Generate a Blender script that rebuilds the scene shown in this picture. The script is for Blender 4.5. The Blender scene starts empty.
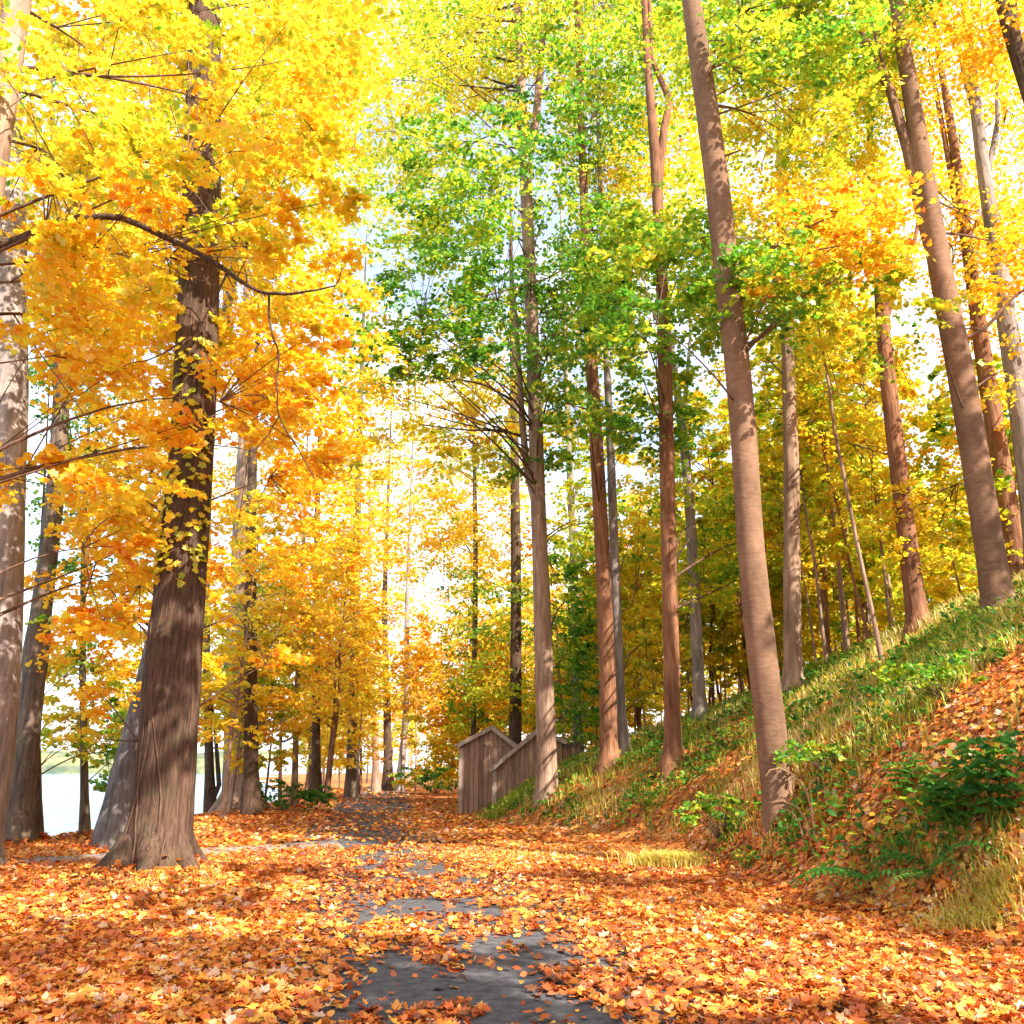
import bpy, math, random
import numpy as np
from mathutils import Vector

SEED = 11
random.seed(SEED)
rng = np.random.default_rng(SEED)
scene = bpy.context.scene
COL = scene.collection
R = math.radians

# ------------------------------------------------------------------ camera
FOC, EYE, PITCH = 850.0, 1.6, math.atan(258 / 850)
cam = bpy.data.cameras.new('camera')
cam.sensor_width = 36.0
cam.lens = 36.0 * FOC / 1024
cam.clip_end = 4000
cam_o = bpy.data.objects.new('camera', cam)
COL.objects.link(cam_o)
cam_o.location = (0, 0, EYE)
cam_o.rotation_euler = (R(90) + PITCH, 0, 0)
scene.camera = cam_o
CT, ST = math.cos(PITCH), math.sin(PITCH)


def P(px, py, D):
    """point seen at a photo position, D metres ahead of the viewer"""
    x, y = (px - 512) / FOC, (512 - py) / FOC
    dy, dz = CT - y * ST, ST + y * CT
    k = D / dy
    return np.array([x * k, D, EYE + dz * k])


def proj(p):
    p = np.asarray(p, float)
    yy, zz = p[..., 1], p[..., 2] - EYE
    f = yy * CT + zz * ST
    u = -yy * ST + zz * CT
    return 512 + FOC * p[..., 0] / f, 512 - FOC * u / f, f


def m_per_px(px, py, D):
    return np.linalg.norm(P(px + 1, py, D) - P(px, py, D))


# ------------------------------------------------------------------ noise
def _hash(ix, iy, seed):
    h = np.sin(ix * 127.1 + iy * 311.7 + seed * 74.7) * 43758.5453
    return h - np.floor(h)


def vnoise(x, y, seed=0):
    ix, iy = np.floor(x), np.floor(y)
    fx, fy = x - ix, y - iy
    fx, fy = fx * fx * (3 - 2 * fx), fy * fy * (3 - 2 * fy)
    a, b = _hash(ix, iy, seed), _hash(ix + 1, iy, seed)
    c, d = _hash(ix, iy + 1, seed), _hash(ix + 1, iy + 1, seed)
    return (a * (1 - fx) + b * fx) * (1 - fy) + (c * (1 - fx) + d * fx) * fy


def fbm(x, y, seed=0, o=4):
    s, a, t = 0, 0.5, 0
    for i in range(o):
        s = s + a * vnoise(x * 2 ** i, y * 2 ** i, seed + i)
        t += a
        a *= 0.5
    return s / t


def sstep(a, b, x):
    t = np.clip((x - a) / (b - a), 0, 1)
    return t * t * (3 - 2 * t)


# ------------------------------------------------------------------ terrain
YK = np.array([-60, 0, 8, 12, 15, 20, 24, 28, 36, 45, 60, 100, 400.])
XF = np.array([7.0, 6.5, 5.0, 3.5, 3.3, 3.2, 1.2, -0.6, -1.8, -2.6, -3.5, -9, -50.])
XC = np.array([16, 15, 13, 12.2, 11.9, 11.6, 11.3, 11, 10.5, 9.5, 9, 10, 10.])
ZC = np.array([6.5, 6.5, 6.2, 6.0, 5.9, 5.7, 5.3, 4.8, 4.0, 2.8, 2.0, 2.0, 2.0])
BK = np.array([.9, .9, .85, .8, .8, .35, .45, .6, .5, .4, .4, .4, .4])
XS = np.array([-13, -13, -12.2, -12, -11.8, -11.6, -11.6, -11.6, -11.8, -12.2, -14, -24, -120.])


def path_x(Y):
    return np.interp(Y, [-60, 0, 6, 11, 17, 27, 54, 100, 400], [3, .35, -.15, -.8, -2.2, -4.6, -8.0, -14, -56])


def tz(X, Y):
    X, Y = np.asarray(X, float), np.asarray(Y, float)
    xf, xc, zc, bk, xs = [np.interp(Y, YK, a) for a in (XF, XC, ZC, BK, XS)]
    s = X - xf
    t = np.clip((s - .3) / (xc - xf - .3), 0, None)
    hill = bk * sstep(-.4, 2.7, s) + np.where(t < 1, (zc - bk) * (1.25 * t - .25 * t * t), (zc - bk) * (1 + .1 * np.clip(t - 1, 0, 6)))
    hill = np.where(s > -.4, hill, 0)
    l = xs - X
    shore = -1.7 * sstep(-.3, 4.5, l)
    mound = .22 * np.exp(-((X + 5.3) ** 2 + (Y - 13.2) ** 2) / 5.0)
    dp = np.abs(X - path_x(Y))
    bump = .09 * (fbm(X * .7, Y * .7, 5) - .5) * sstep(1.0, 2.4, dp) + .35 * (fbm(X * .22, Y * .22, 9) - .5) * sstep(.5, 3, s)
    return hill + shore + mound + bump


def ray_ground(px, py):
    D = 3.0
    while D < 160:
        p = P(px, py, D)
        if p[2] <= tz(p[0], D):
            return D
        D += .05
    return 60.0


# ------------------------------------------------------------------ mesh helpers
def build(name, verts, faces_flat, counts, mats, parent=None, hue=None, midx=None, smooth=False, loc=None):
    """verts (N,3) world or local; faces_flat loop vertex indices; counts loop totals"""
    me = bpy.data.meshes.new(name)
    verts = np.ascontiguousarray(verts, dtype=np.float32)
    ff = np.ascontiguousarray(faces_flat, dtype=np.int32)
    ct = np.ascontiguousarray(counts, dtype=np.int32)
    me.vertices.add(len(verts))
    me.vertices.foreach_set('co', verts.ravel())
    me.loops.add(len(ff))
    me.loops.foreach_set('vertex_index', ff)
    me.polygons.add(len(ct))
    st = np.concatenate([[0], np.cumsum(ct)[:-1]]).astype(np.int32)
    me.polygons.foreach_set('loop_start', st)
    me.polygons.foreach_set('loop_total', ct)
    if midx is not None:
        me.polygons.foreach_set('material_index', np.ascontiguousarray(midx, dtype=np.int32))
    if smooth is not False:
        sm = np.ones(len(ct), bool) if smooth is True else smooth
        me.polygons.foreach_set('use_smooth', sm)
    for m in mats:
        me.materials.append(m)
    if hue is not None:
        at = me.attributes.new('hue', 'FLOAT', 'FACE')
        at.data.foreach_set('value', np.ascontiguousarray(hue, dtype=np.float32))
    me.update(calc_edges=True)
    o = bpy.data.objects.new(name, me)
    COL.objects.link(o)
    if parent is not None:
        o.parent = parent
    if loc is not None:
        o.location = loc
    return o


class MB:
    """collects geometry of one mesh"""
    def __init__(s):
        s.v, s.f, s.c, s.h, s.m, s.s, s.n = [], [], [], [], [], [], 0

    def add(s, v, f, c, hue=0.5, mi=0, smooth=True):
        v = np.asarray(v, float)
        s.v.append(v)
        s.f.append(np.asarray(f, int) + s.n)
        s.c.append(np.asarray(c, int))
        k = len(c)
        s.h.append(np.full(k, hue) if np.isscalar(hue) else np.asarray(hue))
        s.m.append(np.full(k, mi))
        s.s.append(np.full(k, smooth))
        s.n += len(v)

    def tube(s, pts, rad, sides=8, mi=0, rough=0.0, seed=0, cap=True, ridge=0.0):
        pts = np.asarray(pts, float)
        n = len(pts)
        rad = np.asarray(rad, float)
        tan = np.gradient(pts, axis=0)
        tan /= np.linalg.norm(tan, axis=1)[:, None] + 1e-9
        ref = np.array([0, 1, 0.]) if abs(tan[0][1]) < .9 else np.array([1., 0, 0])
        a = np.cross(tan, ref)
        a /= np.linalg.norm(a, axis=1)[:, None] + 1e-9
        b = np.cross(tan, a)
        th = np.linspace(0, 2 * np.pi, sides, endpoint=False)
        rr = rad[:, None] * np.ones((1, sides))
        if rough > 0:
            cx, cy = np.cos(th) * 1.3, np.sin(th) * 1.3
            L = np.concatenate([[0], np.cumsum(np.linalg.norm(np.diff(pts, axis=0), axis=1))])
            nz = fbm(cx[None, :] + L[:, None] * .25 + seed, cy[None, :] + L[:, None] * .37 + seed * 2, seed, 3) - .5
            rr = rr * (1 + rough * 2 * nz)
            if ridge > 0:
                q = vnoise(th[None, :] * 3.2 + .25 * np.sin(L[:, None] * .5), L[:, None] * .22, seed + 7) * .6 + vnoise(th[None, :] * 9.0, L[:, None] * 1.3, seed + 9) * .4
                rr = rr + ridge * (q - .5)
        v = pts[:, None, :] + rr[:, :, None] * (np.cos(th)[None, :, None] * a[:, None, :] + np.sin(th)[None, :, None] * b[:, None, :])
        v = v.reshape(-1, 3)
        i, j = np.meshgrid(np.arange(n - 1), np.arange(sides), indexing='ij')
        j2 = (j + 1) % sides
        q = np.stack([i * sides + j, i * sides + j2, (i + 1) * sides + j2, (i + 1) * sides + j], -1).reshape(-1, 4)
        s.add(v, q.ravel(), np.full(len(q), 4), mi=mi)
        if cap:
            s.add(v[-sides:], np.arange(sides), [sides], mi=mi)

    def leaves(s, pos, nrm, size, hue, tmpl, mi=0, ang=None):
        N = len(pos)
        if N == 0:
            return
        nrm = nrm / (np.linalg.norm(nrm, axis=1)[:, None] + 1e-9)
        r = rng.normal(size=(N, 3))
        a = np.cross(nrm, r)
        a /= np.linalg.norm(a, axis=1)[:, None] + 1e-9
        b = np.cross(nrm, a)
        T = TMPL[tmpl]
        K = len(T)
        fold = rng.uniform(-.3, .9, N)
        v = pos[:, None, :] + size[:, None, None] * (T[None, :, 0, None] * a[:, None, :] + T[None, :, 1, None] * b[:, None, :]
                                                  + (T[None, :, 2] * fold[:, None])[:, :, None] * nrm[:, None, :])
        s.add(v.reshape(-1, 3), np.arange(N * K), np.full(N, K), hue=hue, mi=mi, smooth=False)

    def box(s, lo, hi, mi=0):
        x0, y0, z0 = lo
        x1, y1, z1 = hi
        v = [(x0, y0, z0), (x1, y0, z0), (x1, y1, z0), (x0, y1, z0), (x0, y0, z1), (x1, y0, z1), (x1, y1, z1), (x0, y1, z1)]
        f = [0, 3, 2, 1, 4, 5, 6, 7, 0, 1, 5, 4, 1, 2, 6, 5, 2, 3, 7, 6, 3, 0, 4, 7]
        s.add(v, f, [4] * 6, mi=mi, smooth=False)

    def done(s, name, mats, parent=None, origin=None, loc=None):
        v = np.concatenate(s.v)
        if origin is not None:
            v = v - np.asarray(origin)[None, :]
        return build(name, v, np.concatenate(s.f), np.concatenate(s.c), mats, parent,
                     hue=np.concatenate(s.h), midx=np.concatenate(s.m), smooth=np.concatenate(s.s), loc=loc)


def sym(right):
    r = [(x, y) for x, y in right]
    l = [(-x, y) for x, y in right[::-1] if x > 0]
    return r + l


_mp = sym([(0.0, -.5), (.16, -.40), (.46, -.34), (.34, -.06), (.54, .18), (.24, .2), (.2, .36), (0, .58)])
TMPL = {
    'maple': np.array([(x, y, abs(x) * .5) for x, y in _mp]),
    'oval': np.array([(0, -.5, 0), (.3, -.25, .15), (.38, .05, .2), (.2, .36, .1), (0, .56, 0), (-.2, .36, .1), (-.38, .05, .2), (-.3, -.25, .15)]),
    'quad': np.array([(0, -.5, 0), (.42, 0, .15), (0, .55, 0), (-.42, 0, .15)]),
    'dry': np.array([(0, -.5, .1), (.16, -.40, .0), (.46, -.34, .3), (.34, -.06, .12), (.54, .18, .4), (.24, .2, .1), (.2, .36, .2), (0, .58, .45),
                     (-.2, .36, .2), (-.24, .2, .1), (-.54, .18, .4), (-.34, -.06, .12), (-.46, -.34, .3), (-.16, -.40, 0)]),
}

# ------------------------------------------------------------------ materials


def mat(name):
    m = bpy.data.materials.new(name)
    m.use_nodes = True
    nt = m.node_tree
    for n in list(nt.nodes):
        nt.nodes.remove(n)
    out = nt.nodes.new('ShaderNodeOutputMaterial')
    return m, nt, out


def N(nt, t, **kw):
    n = nt.nodes.new(t)
    for k, v in kw.items():
        if k in n.inputs:
            n.inputs[k].default_value = v
        else:
            setattr(n, k, v)
    return n


def ramp(nt, stops, interp='LINEAR'):
    n = nt.nodes.new('ShaderNodeValToRGB')
    cr = n.color_ramp
    cr.interpolation = interp
    while len(cr.elements) < len(stops):
        cr.elements.new(0.5)
    for e, (p, c) in zip(cr.elements, stops):
        e.position = p
        e.color = (*c, 1)
    return n


LEAF_STOPS = [(0.0, (.03, .13, .015)), (.2, (.14, .38, .025)), (.35, (.52, .60, .03)), (.5, (.92, .73, .04)),
              (.65, (.92, .54, .022)), (.8, (.84, .29, .014)), (1.0, (.55, .06, .015))]


def leaf_material(name, stops, trans=.5, shift=True, gloss=.04):
    m, nt, out = mat(name)
    at = N(nt, 'ShaderNodeAttribute', attribute_name='hue')
    fac = at.outputs['Fac']
    if shift:
        oi = N(nt, 'ShaderNodeObjectInfo')
        sp = N(nt, 'ShaderNodeSeparateColor')
        nt.links.new(oi.outputs['Color'], sp.inputs[0])
        ad = N(nt, 'ShaderNodeMath', operation='ADD')
        nt.links.new(fac, ad.inputs[0])
        nt.links.new(sp.outputs[0], ad.inputs[1])
        sb = N(nt, 'ShaderNodeMath', operation='SUBTRACT')
        nt.links.new(ad.outputs[0], sb.inputs[0])
        sb.inputs[1].default_value = 1.0
        fac = sb.outputs[0]
    rp = ramp(nt, stops)
    nt.links.new(fac, rp.inputs[0])
    d = N(nt, 'ShaderNodeBsdfDiffuse')
    t = N(nt, 'ShaderNodeBsdfTranslucent')
    g = N(nt, 'ShaderNodeBsdfGlossy', Roughness=.45)
    nt.links.new(rp.outputs[0], d.inputs['Color'])
    nt.links.new(rp.outputs[0], t.inputs['Color'])
    mx = N(nt, 'ShaderNodeMixShader')
    mx.inputs[0].default_value = trans
    nt.links.new(d.outputs[0], mx.inputs[1])
    nt.links.new(t.outputs[0], mx.inputs[2])
    m2 = N(nt, 'ShaderNodeMixShader')
    m2.inputs[0].default_value = gloss
    nt.links.new(mx.outputs[0], m2.inputs[1])
    nt.links.new(g.outputs[0], m2.inputs[2])
    nt.links.new(m2.outputs[0], out.inputs['Surface'])
    return m


M_LEAF = leaf_material('autumn_leaf', LEAF_STOPS, .58)
M_FALLEN = leaf_material('fallen_leaf', [(0, (.10, .045, .025)), (.2, (.30, .09, .03)), (.4, (.54, .105, .022)), (.6, (.70, .18, .024)),
                                         (.75, (.76, .27, .03)), (.88, (.80, .43, .06)), (1, (.66, .42, .30))], .2, False, .05)
M_GRASS = leaf_material('grass_blade', [(0, (.04, .11, .015)), (.35, (.14, .26, .02)), (.6, (.42, .44, .04)), (.8, (.66, .52, .10)), (1, (.75, .60, .28))], .4, False, .03)
M_HERB = leaf_material('herb_leaf', [(0, (.02, .09, .025)), (.4, (.06, .22, .03)), (.7, (.22, .38, .03)), (.85, (.6, .45, .04)), (1, (.7, .2, .03))], .45, False, .015)


def bark_material(name, dark, light, scale=6.0, stretch=.12, moss=0.0, bump=.6, bands=False):
    m, nt, out = mat(name)
    tc = N(nt, 'ShaderNodeTexCoord')
    mp = N(nt, 'ShaderNodeMapping')
    mp.inputs['Scale'].default_value = (scale, scale, scale * (stretch if not bands else 3.0))
    if bands:
        mp.inputs['Scale'].default_value = (scale * .5, scale * .5, scale * 1.3)
    nt.links.new(tc.outputs['Object'], mp.inputs[0])
    n1 = N(nt, 'ShaderNodeTexNoise', Scale=1.6, Detail=6.0, Roughness=.65, Distortion=.4)
    nt.links.new(mp.outputs[0], n1.inputs['Vector'])
    mp2 = N(nt, 'ShaderNodeMapping')
    mp2.inputs['Scale'].default_value = (1.1, 1.1, .45)
    nt.links.new(tc.outputs['Object'], mp2.inputs[0])
    n2 = N(nt, 'ShaderNodeTexNoise', Scale=1.7, Detail=4.0, Roughness=.6)
    nt.links.new(mp2.outputs[0], n2.inputs['Vector'])
    r1 = ramp(nt, [(.34 if not bands else .22, dark), (.62 if not bands else .78, light)])
    nt.links.new(n1.outputs[0], r1.inputs[0])
    r2 = ramp(nt, [(.35, (.48, .43, .41)), (.65, (1.02, .96, .93))])
    nt.links.new(n2.outputs[0], r2.inputs[0])
    mu = N(nt, 'ShaderNodeMixRGB', blend_type='MULTIPLY')
    mu.inputs[0].default_value = .8
    nt.links.new(r1.outputs[0], mu.inputs[1])
    nt.links.new(r2.outputs[0], mu.inputs[2])
    col = mu.outputs[0]
    if moss:
        n3 = N(nt, 'ShaderNodeTexNoise', Scale=3.0, Detail=5.0)
        nt.links.new(tc.outputs['Object'], n3.inputs['Vector'])
        r3 = ramp(nt, [(.5, (0, 0, 0)), (.68, (1, 1, 1))])
        nt.links.new(n3.outputs[0], r3.inputs[0])
        mm = N(nt, 'ShaderNodeMixRGB')
        sc = N(nt, 'ShaderNodeMath', operation='MULTIPLY')
        sc.inputs[1].default_value = moss
        nt.links.new(r3.outputs[0], sc.inputs[0])
        nt.links.new(sc.outputs[0], mm.inputs[0])
        nt.links.new(col, mm.inputs[1])
        mm.inputs[2].default_value = (.14, .16, .06, 1)
        col = mm.outputs[0]
    bs = N(nt, 'ShaderNodeBsdfPrincipled', Roughness=.9)
    bs.inputs['Specular IOR Level'].default_value = .15
    nt.links.new(col, bs.inputs['Base Color'])
    bp = N(nt, 'ShaderNodeBump', Strength=bump, Distance=.06)
    nt.links.new(n1.outputs[0], bp.inputs['Height'])
    nt.links.new(bp.outputs[0], bs.inputs['Normal'])
    nt.links.new(bs.outputs[0], out.inputs['Surface'])
    return m


BARK = {
    'brown': bark_material('brown_bark', (.055, .034, .024), (.17, .105, .073), 15, .09, .15, 1.0),
    'tan': bark_material('tan_bark', (.24, .15, .10), (.46, .32, .23), 7, .10, .0, .5),
    'red': bark_material('reddish_bark', (.17, .075, .04), (.36, .18, .10), 8, .12, .0, .6),
    'grey': bark_material('grey_bark', (.20, .165, .15), (.42, .36, .33), 8, .12, .1, .6),
    'beech': bark_material('smooth_bark', (.18, .10, .06), (.31, .19, .12), 8, .12, .0, .25, True),
    'slate': bark_material('slate_bark', (.10, .09, .09), (.22, .20, .195), 9, .12, .1, .6),
    'dark': bark_material('dark_bark', (.08, .055, .04), (.21, .15, .11), 8, .12, .2, .6),
}
BARK_TWIG = bark_material('twig_bark', (.09, .05, .035), (.2, .12, .08), 10, .3, 0, .2)


def simple(name, c0, c1, scale, rough=.9, bump=.3, map_scale=(1, 1, 1), dist=.02, detail=6.0, lo=.35, hi=.65):
    m, nt, out = mat(name)
    tc = N(nt, 'ShaderNodeTexCoord')
    mp = N(nt, 'ShaderNodeMapping')
    mp.inputs['Scale'].default_value = map_scale
    nt.links.new(tc.outputs['Object'], mp.inputs[0])
    n1 = N(nt, 'ShaderNodeTexNoise', Scale=scale, Detail=detail, Roughness=.65)
    nt.links.new(mp.outputs[0], n1.inputs['Vector'])
    r1 = ramp(nt, [(lo, c0), (hi, c1)])
    nt.links.new(n1.outputs[0], r1.inputs[0])
    bs = N(nt, 'ShaderNodeBsdfPrincipled', Roughness=rough)
    bs.inputs['Specular IOR Level'].default_value = .2
    nt.links.new(r1.outputs[0], bs.inputs['Base Color'])
    bp = N(nt, 'ShaderNodeBump', Strength=bump, Distance=dist)
    nt.links.new(n1.outputs[0], bp.inputs['Height'])
    nt.links.new(bp.outputs[0], bs.inputs['Normal'])
    nt.links.new(bs.outputs[0], out.inputs['Surface'])
    return m


def ground_material():
    m, nt, out = mat('leaf_litter_soil')
    tc = N(nt, 'ShaderNodeTexCoord')
    vo = N(nt, 'ShaderNodeTexVoronoi', Scale=17.0)
    nt.links.new(tc.outputs['Object'], vo.inputs['Vector'])
    sp = N(nt, 'ShaderNodeSeparateColor')
    nt.links.new(vo.outputs['Color'], sp.inputs[0])
    r1 = ramp(nt, [(0, (.12, .05, .03)), (.3, (.34, .10, .03)), (.6, (.55, .19, .035)), (.85, (.62, .33, .06)), (1, (.5, .33, .2))])
    nt.links.new(sp.outputs[0], r1.inputs[0])
    n2 = N(nt, 'ShaderNodeTexNoise', Scale=.9, Detail=6.0)
    nt.links.new(tc.outputs['Object'], n2.inputs['Vector'])
    r2 = ramp(nt, [(.4, (.6, .55, .5)), (.65, (1, 1, 1))])
    nt.links.new(n2.outputs[0], r2.inputs[0])
    mu = N(nt, 'ShaderNodeMixRGB', blend_type='MULTIPLY')
    mu.inputs[0].default_value = 1
    nt.links.new(r1.outputs[0], mu.inputs[1])
    nt.links.new(r2.outputs[0], mu.inputs[2])
    bs = N(nt, 'ShaderNodeBsdfPrincipled', Roughness=.9)
    bs.inputs['Specular IOR Level'].default_value = .15
    nt.links.new(mu.outputs[0], bs.inputs['Base Color'])
    bp = N(nt, 'ShaderNodeBump', Strength=.5, Distance=.03)
    nt.links.new(vo.outputs['Distance'], bp.inputs['Height'])
    nt.links.new(bp.outputs[0], bs.inputs['Normal'])
    nt.links.new(bs.outputs[0], out.inputs['Surface'])
    return m


M_GROUND = ground_material()
M_ASPHALT = simple('worn_asphalt', (.04, .038, .043), (.11, .103, .107), 9, .9, .4, dist=.01, detail=10)
M_TRACK = simple('pale_track', (.17, .14, .125), (.30, .25, .22), 7, .9, .3)


def water_material():
    m, nt, out = mat('lake_water')
    tc = N(nt, 'ShaderNodeTexCoord')
    n1 = N(nt, 'ShaderNodeTexNoise', Scale=1.3, Detail=4.0)
    mp = N(nt, 'ShaderNodeMapping')
    mp.inputs['Scale'].default_value = (1, .35, 1)
    nt.links.new(tc.outputs['Object'], mp.inputs[0])
    nt.links.new(mp.outputs[0], n1.inputs['Vector'])
    bs = N(nt, 'ShaderNodeBsdfPrincipled', Roughness=.12)
    bs.inputs['Base Color'].default_value = (.08, .22, .36, 1)
    bs.inputs['IOR'].default_value = 1.33
    bp = N(nt, 'ShaderNodeBump', Strength=1.0, Distance=.35)
    nt.links.new(n1.outputs[0], bp.inputs['Height'])
    nt.links.new(bp.outputs[0], bs.inputs['Normal'])
    nt.links.new(bs.outputs[0], out.inputs['Surface'])
    return m


def board_material():
    m, nt, out = mat('weathered_boards')
    tc = N(nt, 'ShaderNodeTexCoord')
    sx = N(nt, 'ShaderNodeSeparateXYZ')
    nt.links.new(tc.outputs['Object'], sx.inputs[0])
    ad = N(nt, 'ShaderNodeMath', operation='ADD')
    nt.links.new(sx.outputs[0], ad.inputs[0])
    nt.links.new(sx.outputs[1], ad.inputs[1])
    mu = N(nt, 'ShaderNodeMath', operation='MULTIPLY')
    mu.inputs[1].default_value = 1 / .17
    nt.links.new(ad.outputs[0], mu.inputs[0])
    fl = N(nt, 'ShaderNodeMath', operation='FLOOR')
    nt.links.new(mu.outputs[0], fl.inputs[0])
    wn = N(nt, 'ShaderNodeTexWhiteNoise', noise_dimensions='1D')
    nt.links.new(fl.outputs[0], wn.inputs['W'])
    fr = N(nt, 'ShaderNodeMath', operation='FRACT')
    nt.links.new(mu.outputs[0], fr.inputs[0])
    gap = ramp(nt, [(.0, (.25, .25, .25)), (.07, (1, 1, 1)), (.93, (1, 1, 1)), (1, (.25, .25, .25))])
    nt.links.new(fr.outputs[0], gap.inputs[0])
    mp = N(nt, 'ShaderNodeMapping')
    mp.inputs['Scale'].default_value = (9, 9, .8)
    nt.links.new(tc.outputs['Object'], mp.inputs[0])
    n1 = N(nt, 'ShaderNodeTexNoise', Scale=1.5, Detail=7.0, Roughness=.7)
    nt.links.new(mp.outputs[0], n1.inputs['Vector'])
    r1 = ramp(nt, [(.3, (.19, .11, .075)), (.7, (.46, .30, .22))])
    nt.links.new(n1.outputs[0], r1.inputs[0])
    rb = ramp(nt, [(0, (.7, .66, .64)), (1, (1.1, 1.08, 1.05))])
    nt.links.new(wn.outputs[0], rb.inputs[0])
    c = r1.outputs[0]
    for o_ in (rb, gap):
        mm = N(nt, 'ShaderNodeMixRGB', blend_type='MULTIPLY')
        mm.inputs[0].default_value = 1
        nt.links.new(c, mm.inputs[1])
        nt.links.new(o_.outputs[0], mm.inputs[2])
        c = mm.outputs[0]
    bs = N(nt, 'ShaderNodeBsdfPrincipled', Roughness=.85)
    bs.inputs['Specular IOR Level'].default_value = .2
    nt.links.new(c, bs.inputs['Base Color'])
    bp = N(nt, 'ShaderNodeBump', Strength=.5, Distance=.02)
    nt.links.new(gap.outputs[0], bp.inputs['Height'])
    nt.links.new(bp.outputs[0], bs.inputs['Normal'])
    nt.links.new(bs.outputs[0], out.inputs['Surface'])
    return m


M_WATER = water_material()
M_BOARD = board_material()
M_TRIM = simple('grey_trim', (.26, .19, .15), (.46, .36, .30), 6, .85, .3, (1, 1, .2))
M_ROOF = simple('mossy_roof', (.09, .06, .05), (.20, .14, .11), 5, .95, .4)


# ------------------------------------------------------------------ tagging
def tag(o, label, cat, group=None, kind=None):
    if label:
        o['label'] = label
    if cat:
        o['category'] = cat
    if group:
        o['group'] = group
    if kind:
        o['kind'] = kind
    return o


def empty(name, loc):
    o = bpy.data.objects.new(name, None)
    o.empty_display_size = .2
    COL.objects.link(o)
    o.location = [float(c) for c in loc]
    return o


# ------------------------------------------------------------------ setting
def grid(xs, ys, zf, mat_, name):
    X, Y = np.meshgrid(xs, ys)
    Z = zf(X, Y)
    v = np.stack([X, Y, Z], -1).reshape(-1, 3)
    nx, ny = len(xs), len(ys)
    i, j = np.meshgrid(np.arange(ny - 1), np.arange(nx - 1), indexing='ij')
    q = np.stack([i * nx + j, i * nx + j + 1, (i + 1) * nx + j + 1, (i + 1) * nx + j], -1).reshape(-1, 4)
    return build(name, v, q.ravel(), np.full(len(q), 4), [mat_], smooth=True)


xs = np.concatenate([[-1200, -700, -400, -250, -150, -90, -60, -40], np.arange(-30, -18, 1.0), np.arange(-18, 22, .25), np.arange(22, 60, 2.0), [60, 80, 120, 200, 400, 700, 1200]])
ys = np.concatenate([[-600, -300, -120, -60, -30, -15, -8], np.arange(-4, 42, .25), np.arange(42, 120, 1.0), [120, 140, 170, 220, 300, 450, 700, 1200]])
tag(grid(xs, ys, tz, M_GROUND, 'ground'), None, None, kind='structure')

# path: a worn asphalt strip that follows the ground
pys = np.concatenate([np.arange(-8, 42, .25), np.arange(42, 110, 1.0)])
cross = np.linspace(-1, 1, 13)
pv = []
for y in pys:
    w = 1.75 + .25 * (vnoise(np.array(y * .9), np.array(3.0), 2) - .5)
    for c in cross:
        x = path_x(y) + c * w + .12 * (vnoise(np.array(y * 1.7), np.array(c * 2.0), 8) - .5)
        pv.append((x, y, tz(x, y) + .008))
nx = len(cross)
i, j = np.meshgrid(np.arange(len(pys) - 1), np.arange(nx - 1), indexing='ij')
q = np.stack([i * nx + j, i * nx + j + 1, (i + 1) * nx + j + 1, (i + 1) * nx + j], -1).reshape(-1, 4)
tag(build('path', np.array(pv), q.ravel(), np.full(len(q), 4), [M_ASPHALT], smooth=True), None, None, kind='structure')


# side track on the left, running to the shore
def track_pts():
    return [(-12.2, 14.6), (-9.6, 16.0), (-7.6, 17.4), (-5.6, 19.0), (-3.9, 20.6)]


tp = np.array(track_pts())
tt = np.linspace(0, 1, 40)
tx, ty = np.interp(tt, np.linspace(0, 1, 5), tp[:, 0]), np.interp(tt, np.linspace(0, 1, 5), tp[:, 1])
pv = []
for a in range(40):
    wd = .85
    for c in np.linspace(-1, 1, 7):
        x, y = tx[a] - .35 * c * wd * .8, ty[a] + c * wd
        pv.append((x, y, tz(x, y) + .012))
i, j = np.meshgrid(np.arange(39), np.arange(6), indexing='ij')
q = np.stack([i * 7 + j, (i + 1) * 7 + j, (i + 1) * 7 + j + 1, i * 7 + j + 1], -1).reshape(-1, 4)
tag(build('side_track', np.array(pv), q.ravel(), np.full(len(q), 4), [M_TRACK], smooth=True), None, None, kind='structure')

# lake
wl = build('lake_water', np.array([(-1500, -600, -.6), (-9, -600, -.6), (-9, 1500, -.6), (-1500, 1500, -.6)]), [0, 1, 2, 3], [4], [M_WATER])
tag(wl, None, None, kind='structure')

# low wooded land across the lake
hx = np.linspace(-900, -150, 90)
hy = np.array([520, 540, 570, 640, 760.])
M_HILL = simple('far_wooded_slope', (.07, .10, .07), (.26, .25, .11), .05, 1, .3, detail=8)
tag(grid(hx, hy, lambda X, Y: -2 + (9 + 14 * fbm(X * .012, Y * .01, 3)) * sstep(515, 560, Y), M_HILL, 'hills'), None, None, kind='structure')

# ------------------------------------------------------------------ sheds


def prism(mb, poly, d0, d1, fn, mi=0):
    """extrude polygon (x,z) between depths d0,d1; fn maps (x,d,z) to world"""
    n = len(poly)
    v = [fn(x, d0, z) for x, z in poly] + [fn(x, d1, z) for x, z in poly]
    f, c = [], []
    f += list(range(n))
    c.append(n)
    f += list(range(2 * n - 1, n - 1, -1))
    c.append(n)
    for k in range(n):
        k2 = (k + 1) % n
        f += [k2, k, n + k, n + k2]
        c.append(4)
    mb.add(v, f, c, mi=mi, smooth=False)


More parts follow.
